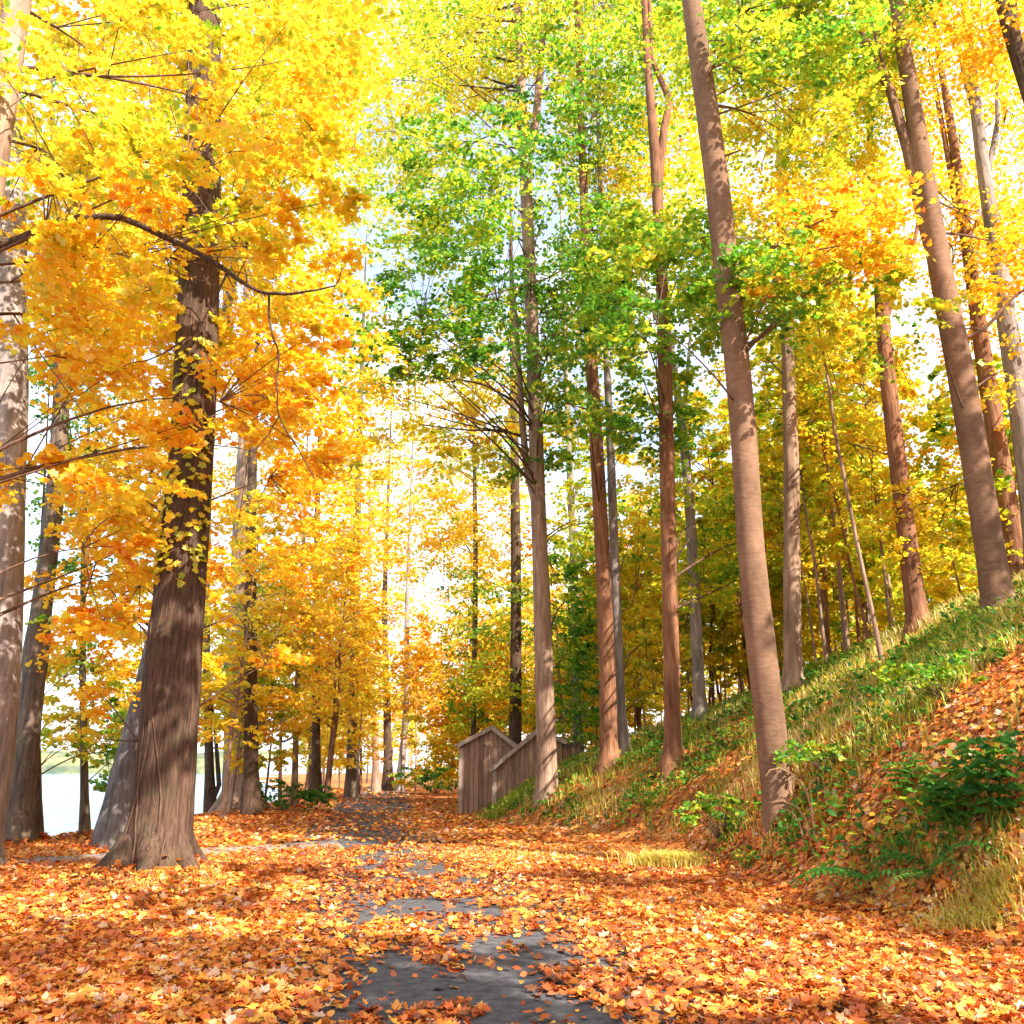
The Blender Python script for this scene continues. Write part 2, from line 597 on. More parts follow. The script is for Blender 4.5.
def shed(name, label, base, gable, walls_depth, yaw, floor, extra=None, rot_face=True):
    ca, sa = math.cos(yaw), math.sin(yaw)
    e = empty(name, base)
    tag(e, label, 'shed')
    fn = lambda x, d, z: (x * ca - d * sa, x * sa + d * ca, z)
    L, Rr, ap = gable  # (x,z) left eave, right eave, apex
    mb = MB()
    prism(mb, [(L[0], floor), (Rr[0], floor), Rr, ap, L], 0, walls_depth, fn)
    mb.done('wall', [M_BOARD], e)
    # roof slabs
    mb = MB()
    for p0, p1 in ((L, ap), (Rr, ap)):
        dx, dz = p1[0] - p0[0], p1[1] - p0[1]
        ln = math.hypot(dx, dz)
        ux, uz = dx / ln, dz / ln
        nx_, nz_ = (-uz, ux) if ux > 0 else (uz, -ux)
        a = (p0[0] - ux * .16 + nx_ * .003, p0[1] - uz * .16 + nz_ * .003)
        b = (p1[0] + nx_ * .003, p1[1] + nz_ * .003)
        th = .07
        poly = [a, b, (b[0], b[1] + th / max(nz_, .3)), (a[0] + nx_ * th, a[1] + nz_ * th)]
        if ux < 0:
            poly = poly[::-1]
        prism(mb, poly, -.16, walls_depth + .16, fn)
    rf = mb.done('roof', [M_ROOF], e)
    # barge boards on the front gable
    for p0, p1 in ((L, ap), (Rr, ap)):
        dx, dz = p1[0] - p0[0], p1[1] - p0[1]
        ln = math.hypot(dx, dz)
        ux, uz = dx / ln, dz / ln
        nx_, nz_ = (-uz, ux) if ux > 0 else (uz, -ux)
        a = (p0[0] - ux * .17, p0[1] - uz * .17)
        b = p1
        poly = [(a[0] - nx_ * .07, a[1] - nz_ * .07), (b[0], b[1] - .07 / max(nz_, .3)), (b[0], b[1] + .082 / max(nz_, .3)), (a[0] + nx_ * .078, a[1] + nz_ * .078)]
        if ux < 0:
            poly = poly[::-1]
        mb = MB()
        prism(mb, poly, -.205, -.163, fn)
        mb.done('barge_board', [M_TRIM], e)
    mb = MB()
    prism(mb, [(L[0] + .02, L[1] - .06), (Rr[0] - .02, L[1] - .06), (Rr[0] - .02, L[1] + .03), (L[0] + .02, L[1] + .03)], -.03, -.002, fn)
    mb.done('cross_board', [M_BOARD], e)
    mb = MB()
    prism(mb, [(L[0] - .03, floor), (L[0] + .11, floor), (L[0] + .11, L[1] - .1), (L[0] - .03, L[1] - .1)], -.035, -.004, fn)
    prism(mb, [(L[0] - .032, floor), (L[0] - .003, floor), (L[0] - .003, L[1] - .1), (L[0] - .032, L[1] - .1)], -.0035, .14, fn)
    mb.done('corner_board', [M_TRIM], e)
    if extra:
        extra(e, fn, floor)
    return e


DS = 34.0
pL = P(459, 808, DS)
k = m_per_px(480, 770, DS)
zb = tz(pL[0] + 1, DS)


def zz(py, D=DS):
    return P(500, py, D)[2]


zb1 = min(tz(pL[0], DS), zz(808))
base1 = (pL[0], DS, zb1)
wd1 = (513 - 459) * k
shed('wooden_shed', 'narrow gabled plank shed beside the path, left of the lower shed', base1,
     ((0, zz(745) - zb1), (wd1, zz(745) - zb1), (wd1 * .60, zz(728) - zb1)), 3.0, R(-4), -.4)
D2 = 32.3
pR = P(493, 800, D2)
k2 = m_per_px(530, 770, D2)
zb2 = tz(pR[0] + .8, D2)


def lean_to(e, fn, floor):
    mb = MB()
    x0, x1 = 2.93 / 1, 0
    xa = (562 - 493) * k2
    xb = (579 - 493) * k2
    zt = zz(745, D2) - zb2
    prism(mb, [(xa + .003, floor), (xb, floor), (xb, zt), (xa + .003, zt)], .25, 2.2, fn)
    lt = mb.done('annex', [M_BOARD], e)
    mb = MB()
    prism(mb, [(xa + .01, zt + .003), (xb + .08, zt + .003), (xb + .08, zt + .06), (xa + .01, zt + .06)], .15, 2.3, fn)
    mb.done('annex_roof', [M_ROOF], lt)


xa = (562 - 493) * k2
shed('wooden_shed', 'low plank shed with long sloping roof behind the pale trunk', (pR[0], D2, zb2),
     ((0, zz(768, D2) - zb2), (xa, zz(741, D2) - zb2), ((537 - 493) * k2, zz(731.5, D2) - zb2)), 2.6, R(2), -.5, lean_to)

# ------------------------------------------------------------------ trees
HEROES = []


def hero(nick, name, label, pts, bark, regions=(), D=None, flare=1.4, branches=(), sides=14, dtop=0.0, ridge=0.0, forks=(), rough=.06, leaf=.106, tmpl='maple'):
    HEROES.append(dict(nick=nick, name=name, label=label, pts=pts, bark=bark, regions=regions, D=D, flare=flare, branches=branches,
                       sides=sides, dtop=dtop, ridge=ridge, forks=forks, rough=rough, leaf=leaf, tmpl=tmpl))


# region: x0,y0,x1,y1, n blobs, blob radius px, depth offset lo,hi, leaves per blob, hue, hue spread
G, YG, Y_, GO, OR = .10, .32, .5, .62, .74
hero('trunk at the left edge', 'maple_tree', 'pale smooth tree leaning in from the left edge with one long arching bare branch',
     [(-85, 905, 46), (-70, 700, 38), (-42, 400, 33), (-14, 200, 29), (6, 80, 27), (24, -40, 25), (46, -260, 14)], 'tan', D=10.0, dtop=0.5,
     regions=[(-60, -30, 340, 170, 34, 46, -1.5, 3.5, 170, .53, .07), (-40, 150, 190, 330, 20, 44, -1, 3, 170, .58, .06),
              (150, 160, 345, 330, 15, 36, 0, 4, 120, .56, .08), (-60, 330, 175, 520, 17, 44, 0, 4, 150, .62, .06),
              (60, 500, 160, 640, 7, 38, 1, 4, 120, .64, .06), (215, 330, 330, 470, 10, 34, 0, 4, 110, .64, .05),
              (-20, 500, 60, 660, 3, 34, 2, 4, 60, .62, .06)],
     branches=[[(-16, 250, 9.4), (20, 236, 8.6), (60, 220, 7.2), (115, 216, 6.8), (165, 234, 6.1), (215, 262, 5.0), (252, 287, 4.0), (268, 293, 3.5), (300, 293, 2.4), (334, 285, 1.6), (345, 268, 0.9)],
               [(268, 293, 2.6), (272, 330, 2.2), (281, 352, 1.9), (275, 382, 1.6), (279, 415, 1.4), (300, 455, 1.2), (316, 480, 0.7)],
               [(228, 270, 2.6), (215, 300, 2.2), (195, 330, 1.7), (160, 355, 1.4), (122, 370, 0.9)],
               [(279, 415, 1.3), (262, 440, 1.2), (235, 470, 0.7)]])
hero('grey trunk at the left edge', 'grey_tree', 'thick grey tree cut by the left edge with lower bark in sun',
     [(-34, 868, 56), (-27, 840, 50), (-14, 780, 47), (-5, 710, 44), (0, 640, 41), (2, 560, 40), (6, 400, 39), (8, 250, 35), (2, 60, 30), (-4, -150, 20)], 'grey', sides=24, D=15.5,
     regions=[(-40, 60, 80, 320, 7, 46, -1, 3, 130, .48, .1)], flare=1.4, ridge=.02)
hero('big leaning trunk', 'poplar_tree', 'biggest trunk, ridged brown bark, leaning right over a mossy root flare in fallen leaves',
     [(153, 868, 82), (158, 845, 66), (164, 800, 58), (168, 740, 55), (171, 690, 55), (175, 640, 51), (180, 590, 48), (188, 500, 44), (194, 400, 41), (199, 280, 38), (203, 130, 35), (204, 40, 31), (205, -120, 22), (212, -300, 12)],
     'brown', sides=64, ridge=.04, flare=1.0, rough=.05,
     regions=[(110, -60, 370, 110, 16, 50, .5, 4, 170, .54, .07), (215, 90, 350, 260, 10, 44, .5, 4, 130, .50, .08),
              (60, 170, 190, 420, 11, 46, .6, 4, 150, .64, .05),
              (215, 260, 360, 420, 9, 42, .5, 4, 130, .60, .06), (220, 400, 370, 560, 13, 42, .8, 5, 130, .64, .05), (85, 420, 170, 560, 7, 42, .8, 5, 130, .62, .06),
              (205, 540, 300, 660, 8, 38, 1, 6, 110, .66, .05), (80, 560, 150, 700, 5, 38, .8, 4, 110, .66, .05)],
     branches=[[(176, 735, 3), (150, 738, 2.2), (128, 742, 1.4), (100, 738, .8)]])
hero('grey leaning stem', 'grey_tree', 'bluish grey stem slanting up behind the biggest trunk from its left foot',
     [(113, 849, 44), (122, 800, 34), (134, 745, 29), (146, 700, 27), (160, 640, 25), (180, 520, 21), (214, 380, 11.5), (240, 240, 9), (262, 60, 6), (280, -160, 8)], 'slate', sides=20, flare=1.1,
     regions=[(230, -40, 340, 120, 6, 44, -1, 3, 120, .5, .07)])
hero('knobbly dark tree', 'dark_tree', 'crooked dark tree with a knot, forking high up, at the lake edge',
     [(16, 842, 30), (22, 800, 24), (28, 740, 22), (33, 680, 22), (37, 648, 25), (40, 620, 20), (50, 540, 18), (58, 470, 17), (62, 390, 15), (60, 300, 10), (54, 150, 6)], 'dark', sides=16,
     forks=[[(61, 400, 10), (72, 370, 8), (82, 330, 6), (95, 220, 4)]],
     regions=[(62, 370, 110, 570, 7, 34, -.5, 1.5, 120, .14, .06), (30, 200, 110, 360, 6, 40, 0, 3, 110, .58, .06), (60, 640, 120, 760, 5, 32, 0, 2, 90, .6, .08), (100, 730, 130, 790, 2, 24, -1, 1, 60, .22, .08)])
hero('thin dark sapling', 'sapling', 'very thin dark sapling at the shore beside the crooked dark tree',
     [(40, 836, 7), (37, 700, 5), (40, 560, 3), (46, 450, 1.6)], 'dark', sides=8, D=21.5,
     regions=[(20, 560, 90, 690, 4, 26, -.5, 1.5, 70, .5, .1)])
hero('shore sapling', 'sapling', 'straight slim dark tree alone before the bright lake',
     [(86, 829, 9), (84, 740, 7), (82, 640, 6), (84, 520, 4.5), (90, 400, 2.5)], 'dark', sides=10, D=22.5,
     regions=[(50, 640, 140, 740, 9, 24, -1, 2, 70, .48, .12), (100, 700, 140, 790, 4, 20, -1, 1, 60, .24, .08), (45, 720, 85, 750, 3, 16, -1, 1, 40, .44, .08)])
hero('slim brown pair', 'slim_tree', 'slim brown tree just left of the sunlit broad trunk near the lake',
     [(211, 809, 11), (209, 740, 8.5), (206, 660, 7.5), (207, 560, 6), (212, 400, 4)], 'brown', sides=10, D=38,
     forks=[[(212, 800, 7), (219, 785, 5), (216, 740, 4), (212, 700, 2)]],
     regions=[(195, 600, 240, 700, 5, 24, -1, 2, 70, .62, .06), (196, 690, 216, 740, 3, 16, -1, 1, 40, .35, .1)])
hero('sunlit broad trunk', 'pale_tree', 'broad pale trunk with flared base standing in full sun by the lake',
     [(240, 810, 46), (240, 795, 36), (239, 760, 30), (239, 700, 29), (240, 640, 27), (242, 560, 22), (245, 420, 11), (248, 250, 6)], 'tan', sides=22, flare=1.2,
     regions=[(225, 440, 340, 560, 12, 36, -1, 5, 110, .63, .05), (195, 640, 300, 720, 11, 26, -3, 1, 100, .68, .04), (245, 560, 345, 640, 10, 30, -2, 3, 100, .66, .05),
              (225, 700, 262, 730, 3, 18, -2, -1, 50, .66, .05)])
hero('dark twin', 'brown_tree', 'dark brown trunk tucked right behind the sunlit broad trunk',
     [(252, 806, 16), (251, 700, 13), (250, 600, 12), (252, 470, 9), (258, 330, 5)], 'brown', sides=12, D=33,
     regions=[(255, 560, 330, 700, 8, 30, -1, 3, 90, .64, .05)])
hero('pale pole sapling', 'sapling', 'slender pale pole-like tree alone on the leafy verge left of the path',
     [(294, 808, 7.5), (296, 740, 6), (298, 660, 5.5), (302, 590, 4.5), (306, 480, 2.5)], 'tan', sides=10,
     regions=[(280, 500, 340, 610, 7, 26, -1, 2, 80, .64, .05)])
hero('branchy brown tree', 'brown_tree', 'reddish brown tree with low crooked side branches left of the path',
     [(316, 801, 11), (316, 740, 9), (316, 660, 8), (316, 580, 7), (318, 480, 4.5), (322, 380, 2.5)], 'brown', sides=12,
     branches=[[(316, 731, 3.5), (300, 728, 3), (292, 738, 2.4), (282, 742, 2), (268, 740, 1.4), (256, 742, .8)],
               [(316, 668, 3), (304, 670, 2.4), (292, 660, 1.8), (278, 655, 1)],
               [(317, 630, 2.6), (326, 618, 1.8), (332, 604, 1)]],
     regions=[(255, 590, 345, 670, 10, 30, -2, 3, 100, .66, .05), (300, 690, 380, 770, 7, 26, 0, 4, 70, .58, .08)])
hero('dark grey tree', 'grey_tree', 'tall dark grey straight tree left of the far end of the path',
     [(352, 798, 13), (352, 740, 10), (354, 660, 9.5), (356, 580, 9), (358, 470, 7), (362, 360, 4)], 'dark', sides=12,
     regions=[(325, 380, 395, 600, 18, 28, -1, 4, 80, .64, .05), (330, 600, 400, 680, 7, 26, -1, 4, 70, .64, .05)])
hero('far path trio left', 'slim_tree', 'leftmost of three slim trees in a row at the path end, sunlit',
     [(376, 792, 8), (376, 740, 6.5), (372, 680, 6), (369, 610, 5), (370, 500, 3)], 'tan', sides=10,
     regions=[(360, 490, 430, 660, 12, 24, 0, 6, 70, .58, .06)])
hero('far path trio middle', 'slim_tree', 'middle of three slim trees in a row at the path end, thickest and brown',
     [(388, 791, 10), (388, 740, 8), (386, 680, 7), (384, 610, 5.5), (388, 500, 3)], 'brown', sides=10,
     regions=[(375, 600, 420, 700, 6, 22, 0, 4, 60, .55, .08)])
hero('far path trio right', 'slim_tree', 'rightmost of three slim trees in a row at the path end, curving greyish stem',
     [(399, 792, 8), (404, 740, 6.5), (408, 690, 6), (406, 630, 5), (410, 520, 3)], 'grey', sides=10,
     regions=[(400, 630, 460, 720, 9, 24, 0, 5, 70, .62, .08)])
hero('thin tree behind shed', 'slim_tree', 'thin straight dark tree rising from behind the narrow shed',
     [(473, 772, 6), (474, 680, 5.5), (476, 560, 5), (474, 440, 3.4), (472, 360, 2)], 'dark', sides=10, D=44,
     regions=[(405, 640, 520, 720, 24, 26, -1, 5, 80, .66, .06), (400, 720, 470, 770, 8, 20, 1, 6, 60, .5, .1), (410, 380, 520, 490, 12, 28, -2, 4, 60, .6, .06), (355, 440, 480, 570, 20, 28, 0, 7, 70, .6, .08), (430, 480, 520, 620, 12, 28, 1, 7, 75, .57, .08)])
hero('vine-clad tree', 'brown_tree', 'mid brown tree behind the sheds half hidden by green yellow leaves',
     [(515, 770, 14), (516, 660, 11), (516, 540, 10), (514, 420, 8), (512, 300, 5)], 'brown', sides=12, D=42,
     regions=[(455, 560, 530, 730, 18, 28, -2, 3, 85, .36, .1), (425, 480, 530, 570, 14, 28, -2, 4, 70, .58, .09), (500, 360, 545, 470, 5, 26, -1, 2, 60, .3, .1)])
hero('pale trunk by the shed', 'pale_tree', 'tall straight trunk before the low shed, lower half blazing pale in sun',
     [(548, 797, 25.6), (547, 785, 22.4), (547, 750, 19.2), (545, 700, 18.4), (542, 600, 16.8), (538, 500, 15.2), (535, 400, 14.0), (530, 280, 12.8), (526, 180, 12.0), (522, 110, 10.4), (518, 20, 7.2), (512, -120, 4.8), (508, -260, 2.4)], 'tan', sides=26, flare=1.15,
     forks=[[(527, 165, 9), (536, 120, 8), (541, 60, 7), (550, -60, 5), (560, -220, 3)], [(540, 520, 9), (527, 470, 7), (522, 420, 6.5), (518, 350, 5.5), (510, 250, 3)]],
     branches=[[(524, 90, 3), (490, 80, 2.4), (455, 62, 1.4), (430, 40, .8)], [(525, 65, 3), (480, 54, 2.2), (440, 70, 1.2)],
               [(536, 105, 3), (560, 70, 2.4), (590, 45, 1.4), (620, 25, .8)], [(545, 690, 2), (558, 680, 1)],
               [(512, 400, 3), (480, 382, 2.4), (440, 378, 1.7), (400, 374, 1)], [(508, 430, 2.8), (470, 430, 2), (420, 425, 1)]],
     regions=[(410, 120, 560, 260, 20, 36, -8, -3, 115, .22, .09), (380, 200, 480, 330, 8, 34, -7, -3, 95, .22, .09), (360, 330, 480, 380, 5, 28, -6, -2, 80, .24, .08), (330, 60, 460, 200, 12, 38, 4, 12, 90, .42, .08), (440, 300, 540, 460, 10, 34, 4, 10, 80, .46, .1), (540, 110, 640, 300, 11, 38, -5, 1, 100, .21, .08), (470, 240, 620, 350, 14, 34, -5, 0, 110, .17, .07),
              (515, 340, 585, 470, 10, 28, -3, 0, 90, .22, .08), (405, -40, 640, 60, 22, 46, -3, 4, 130, .43, .07), (420, 60, 600, 130, 9, 36, -2, 4, 80, .42, .08), (420, 60, 510, 110, 4, 34, -1, 3, 60, .5, .08),
              (555, 560, 600, 720, 12, 26, 3, 8, 85, .22, .08), (545, 400, 640, 560, 14, 30, 2, 9, 75, .4, .1),
              (330, -30, 520, 70, 9, 44, -4, 3, 90, .34, .1), (335, 60, 420, 250, 12, 36, -3, 3, 70, .42, .06), (320, 270, 480, 390, 13, 32, -6, 0, 60, .33, .1), (340, 370, 500, 480, 16, 30, -2, 4, 70, .54, .1)])
hero('ivy grey tree', 'grey_tree', 'slim grey tree wrapped in green leaves between pale and red-brown trunks',
     [(578, 765, 11), (577, 680, 8.5), (574, 560, 8), (569, 450, 6.5), (564, 300, 4.5)], 'grey', sides=12, D=40,
     regions=[(562, 620, 600, 740, 9, 24, -2, 1, 70, .2, .06), (560, 430, 600, 600, 6, 24, -2, 2, 60, .3, .08)])
hero('red-brown trunk', 'red_barked_tree', 'rough red-brown trunk right of the low shed on the bank edge',
     [(610, 768, 22.0), (609, 750, 17.6), (607, 650, 16.3), (602, 540, 15.0), (596, 440, 13.6), (590, 330, 11.4), (584, 200, 8.8), (578, 40, 6.2), (574, -140, 3.5)], 'red', sides=18,
     regions=[(565, 340, 700, 460, 13, 32, -7, -2, 110, .25, .08), (560, 220, 660, 350, 10, 36, -5, 2, 110, .26, .08), (555, -40, 700, 110, 24, 44, -3, 3, 130, .3, .09), (590, 110, 720, 230, 16, 40, -1, 5, 110, .44, .09), (550, 300, 660, 420, 8, 34, 2, 7, 70, .42, .08)])
hero('slim light trunk', 'grey_tree', 'slim light grey trunk close beside the red-brown trunk',
     [(622, 757, 15), (621, 740, 11), (618, 640, 10), (613, 520, 9), (610, 430, 8), (604, 300, 6), (598, 120, 4)], 'grey', sides=14,
     regions=[(620, 440, 665, 600, 7, 28, 1, 6, 70, .48, .08), (625, 600, 665, 700, 5, 24, 1, 5, 70, .48, .07)])
hero('tall red trunk', 'red_barked_tree', 'tall reddish trunk on the bank with a bright sunlit strip along its right foot',
     [(674, 766, 23.8), (673, 745, 17.6), (671, 640, 15.8), (668, 520, 15.0), (666, 400, 14.5), (662, 280, 12.3), (655, 150, 10.6), (646, 50, 7.0), (640, -120, 4.4)], 'red', sides=18,
     forks=[[(657, 200, 9), (664, 130, 8), (670, 100, 7), (652, 60, 5), (648, -20, 4)]],
     regions=[(600, 215, 745, 330, 20, 38, -6, -2, 140, .27, .06), (640, 330, 700, 420, 5, 34, -5, -2, 90, .22, .07), (670, 480, 760, 600, 10, 32, 1, 6, 80, .38, .08)],
     branches=[[(657, 240, 3.5), (640, 232, 2.8), (610, 215, 2), (585, 195, 1.2)], [(657, 240, 3), (630, 242, 2.5), (590, 255, 2), (545, 280, 1.5), (470, 300, 1.2), (400, 345, .8)]])
hero('forked grey trunk', 'grey_tree', 'grey trunk on the bank forking above, right of the tall reddish trunk',
     [(701, 722, 16), (699, 690, 12), (695, 600, 11), (691, 520, 10.5), (684, 440, 9.5), (678, 400, 8), (670, 330, 5)], 'grey', sides=14,
     forks=[[(682, 430, 6), (686, 390, 4.5), (690, 340, 3), (692, 280, 2)]],
     regions=[(685, 390, 735, 480, 5, 26, 1, 5, 55, .45, .08), (650, 590, 715, 700, 7, 26, 1, 5, 80, .52, .07)])
hero('smooth near trunk', 'beech_tree', 'smooth mauve-brown trunk leaning left, nearest on the right, dry stalks at its foot',
     [(782, 812, 37.0), (778, 790, 31.7), (771, 730, 29.9), (760, 640, 29.0), (750, 540, 26.4), (744, 440, 25.5), (736, 350, 24.6), (728, 290, 24.6), (718, 190, 23.8), (706, 100, 22.0), (694, 20, 19.4), (680, -100, 14.1), (660, -300, 7.0)], 'beech', sides=30, flare=1.08, rough=.03,
     branches=[[(738, 350, 7), (752, 345, 5), (775, 325, 3.6), (800, 300, 3), (830, 285, 2.2), (860, 262, 1.2)], [(800, 300, 2.4), (815, 278, 1.8), (842, 262, 1)],
               [(708, 68, 4), (730, 62, 3), (770, 45, 2.2), (820, 40, 1.2)], [(714, 160, 3), (740, 150, 2)]],
     regions=[(690, 225, 800, 330, 11, 40, -2.5, 1, 130, .26, .08), (780, 190, 900, 290, 14, 40, -2, 2, 130, .62, .1), (750, 270, 900, 350, 8, 36, -1, 2, 100, .36, .1),
              (690, -60, 910, 75, 28, 46, -2, 3, 150, .30, .08), (740, 60, 880, 180, 14, 42, 0, 5, 120, .44, .08), (600, 250, 690, 340, 5, 36, -2, 0, 110, .24, .06)])
hero('striped tree', 'pale_tree', 'straight trunk with dark left and white sunlit right, behind the smooth near trunk',
     [(794, 692, 22.5), (793, 670, 18.0), (792, 600, 17.1), (792, 520, 15.8), (791, 430, 14.4), (787, 340, 11.7), (782, 220, 8.1), (776, 80, 4.5)], 'tan', sides=18,
     regions=[(715, 330, 790, 460, 9, 36, 1, 6, 90, .46, .08), (800, 340, 880, 480, 12, 36, 0, 6, 100, .46, .08), (730, 100, 850, 260, 14, 42, 1, 7, 100, .5, .06), (800, 480, 850, 590, 6, 32, 1, 5, 90, .48, .06)])
hero('leaning bare sapling', 'sapling', 'thin pale bare sapling slanting left above the crest',
     [(883, 667, 5), (872, 610, 4.6), (858, 550, 4.2), (845, 480, 3.8), (834, 430, 3.4), (830, 390, 3), (820, 335, 2)], 'tan', sides=8,
     regions=[(800, 300, 850, 400, 3, 24, -1, 1, 50, .45, .08)])
hero('reddish leaning tree', 'red_barked_tree', 'reddish tree leaning left on the crest beyond the bare sapling',
     [(920, 632, 23.4), (917, 615, 19.5), (910, 560, 18.7), (900, 480, 17.2), (890, 400, 15.6), (882, 320, 12.5), (876, 240, 8.6), (868, 100, 5.5)], 'red', sides=18,
     forks=[[(885, 320, 8), (895, 290, 6), (915, 240, 4), (930, 150, 2)]],
     regions=[(840, 440, 960, 540, 14, 36, -1, 4, 110, .56, .06), (850, 330, 940, 440, 9, 38, 0, 5, 100, .5, .06), (830, 120, 920, 250, 9, 42, 1, 6, 100, .52, .06)])
hero('big right trunk', 'brown_tree', 'stout brown trunk high on the right slope leaning left with a twin stem',
     [(1003, 612, 33.1), (996, 590, 27.4), (985, 520, 26.6), (972, 440, 25.9), (958, 360, 24.5), (944, 290, 22.3), (928, 200, 19.4), (914, 110, 16.6), (900, 30, 13.0), (880, -100, 8.6), (855, -260, 4.3)], 'beech', sides=26,
     forks=[[(938, 270, 14), (922, 215, 12), (908, 150, 11), (890, 90, 9), (872, 60, 7), (850, 0, 5), (830, -80, 3)], [(922, 170, 6), (900, 130, 5), (882, 60, 4), (868, 10, 3)]],
     branches=[[(960, 340, 5), (985, 330, 3.6), (1010, 300, 3), (1040, 280, 2)]],
     regions=[(870, -60, 1010, 90, 16, 46, -1, 4, 130, .58, .07), (800, 0, 900, 130, 9, 44, 0, 5, 110, .5, .08), (940, 200, 1050, 330, 12, 42, 1, 5, 120, .62, .05), (920, 290, 960, 350, 3, 30, -2, -1, 80, .55, .1),
              (960, 330, 1030, 420, 6, 36, 1, 4, 100, .58, .06), (880, 490, 960, 570, 7, 32, 1, 5, 80, .54, .06)])
hero('red slope trunk', 'red_barked_tree', 'narrow red-brown trunk between the stout trunk and the grey one at right',
     [(1020, 596, 24), (1013, 540, 20), (1002, 470, 18), (990, 400, 17), (980, 330, 15), (968, 250, 12), (958, 170, 9), (940, 60, 6)], 'red', sides=16,
     forks=[[(968, 260, 7), (955, 200, 6), (945, 140, 5), (930, 60, 4)]], D=20.5,
     regions=[(960, 420, 1010, 540, 5, 32, 1, 4, 80, .54, .06), (920, 90, 1010, 210, 9, 42, 0, 4, 110, .58, .06)])
hero('grey right trunk', 'grey_tree', 'grey trunk at the right edge, lower bark shining white',
     [(1046, 600, 27.9), (1032, 500, 22.1), (1022, 420, 20.5), (1010, 340, 18.9), (998, 260, 15.6), (986, 190, 13.1), (976, 110, 10.7), (966, 20, 8.2), (956, -120, 4.9)], 'grey', sides=20, D=19,
     forks=[[(978, 120, 7), (965, 80, 5), (955, 20, 4)], [(985, 190, 6), (998, 120, 5), (996, 40, 3)]],
     regions=[(980, 60, 1060, 220, 10, 46, 0, 4, 120, .6, .06), (990, 400, 1060, 560, 8, 40, 0, 4, 100, .55, .06)])
hero('upper right stem', 'brown_tree', 'twin brown stems entering at the top right corner',
     [(1140, 560, 30), (1100, 350, 24), (1060, 180, 20), (1024, 70, 17), (1005, 20, 13), (985, -60, 9), (950, -220, 5)], 'brown', sides=16, D=15.0,
     forks=[[(1030, 90, 9), (1018, 40, 7), (1012, -10, 6), (1010, -120, 3)]],
     regions=[(960, -80, 1060, 60, 8, 46, -1, 3, 120, .6, .06), (1000, 180, 1090, 320, 6, 46, -1, 3, 120, .64, .06)])

# resolve depth
for h in HEROES:
    if h['pts'][-1][1] > -60:
        (xa_, ya_, wa_), (xb_, yb_, wb_) = h['pts'][-2], h['pts'][-1]
        q_ = min(1.2, 170 / max(20, ya_ - yb_))
        h['pts'] = h['pts'] + [(xb_ + (xb_ - xa_) * q_, yb_ + (yb_ - ya_) * q_, .5)]
    if h['nick'] in ('pale trunk by the shed', 'red-brown trunk', 'tall red trunk'):
        h['leaf'] = .128
    if h['D'] is None:
        h['D'] = ray_ground(h['pts'][0][0], h['pts'][0][1])
    p0 = P(h['pts'][0][0], h['pts'][0][1], h['D'])
    h['base'] = np.array([p0[0], h['D'], float(tz(p0[0], h['D']))])


def trunk_cover(px, py, D, r):
    """how likely a leaf cluster would hide a nearer-seen bare trunk"""
    for h in HEROES:
        if D > h['D'] - .2:
            continue
        pts = np.array(h['pts'], float)
        ys_ = pts[::-1, 1]
        if py < ys_[0] or py > ys_[-1]:
            continue
        cx = np.interp(py, ys_, pts[::-1, 0])
        w = np.interp(py, ys_, pts[::-1, 2])
        if w > 12 and abs(px - cx) < w / 2 + r * .75:
            return True
    return False


def spray_cluster(mb, c, rad, n, hue, spread, leaf, tmpl, out_dir, mi=0):
    ns = max(3, int(n / 30))
    d = rng.normal(size=(ns, 3))
    d /= np.linalg.norm(d, axis=1)[:, None]
    sc = c + d * (rng.uniform(0, 1, (ns, 1)) ** .5) * rad * np.array([1, 1, .62])
    k = rng.integers(0, ns, n)
    sr = rad * rng.uniform(.28, .52, ns)
    th = rng.uniform(0, 2 * np.pi, n)
    rr = rng.uniform(0, 1, n) ** .6
    tilt = rng.normal(0, .28, (ns, 2)) - .22 * out_dir[None, :2]
    ox, oy = rr * np.cos(th) * sr[k], rr * np.sin(th) * sr[k]
    oz = tilt[k, 0] * ox + tilt[k, 1] * oy - .35 * rr * rr * sr[k] + rng.normal(0, .045, n) * rad
    pos = sc[k] + np.stack([ox, oy, oz], 1)
    nrm = np.stack([-tilt[k, 0], -tilt[k, 1], np.ones(n)], 1) + rng.normal(0, .55, (n, 3))
    hs = np.clip(hue + rng.normal(0, spread * .7, ns)[k] + rng.normal(0, .075, n), 0, 1)
    mb.leaves(pos, nrm, leaf * rng.uniform(.65, 1.25, n), hs, tmpl, mi)


def curve3(a, b, sag, n=7):
    t = np.linspace(0, 1, n)[:, None]
    m = (a + b) / 2 + sag
    return (1 - t) ** 2 * a + 2 * t * (1 - t) * m + t ** 2 * b


NBM, NLM = 1.65, 1.95


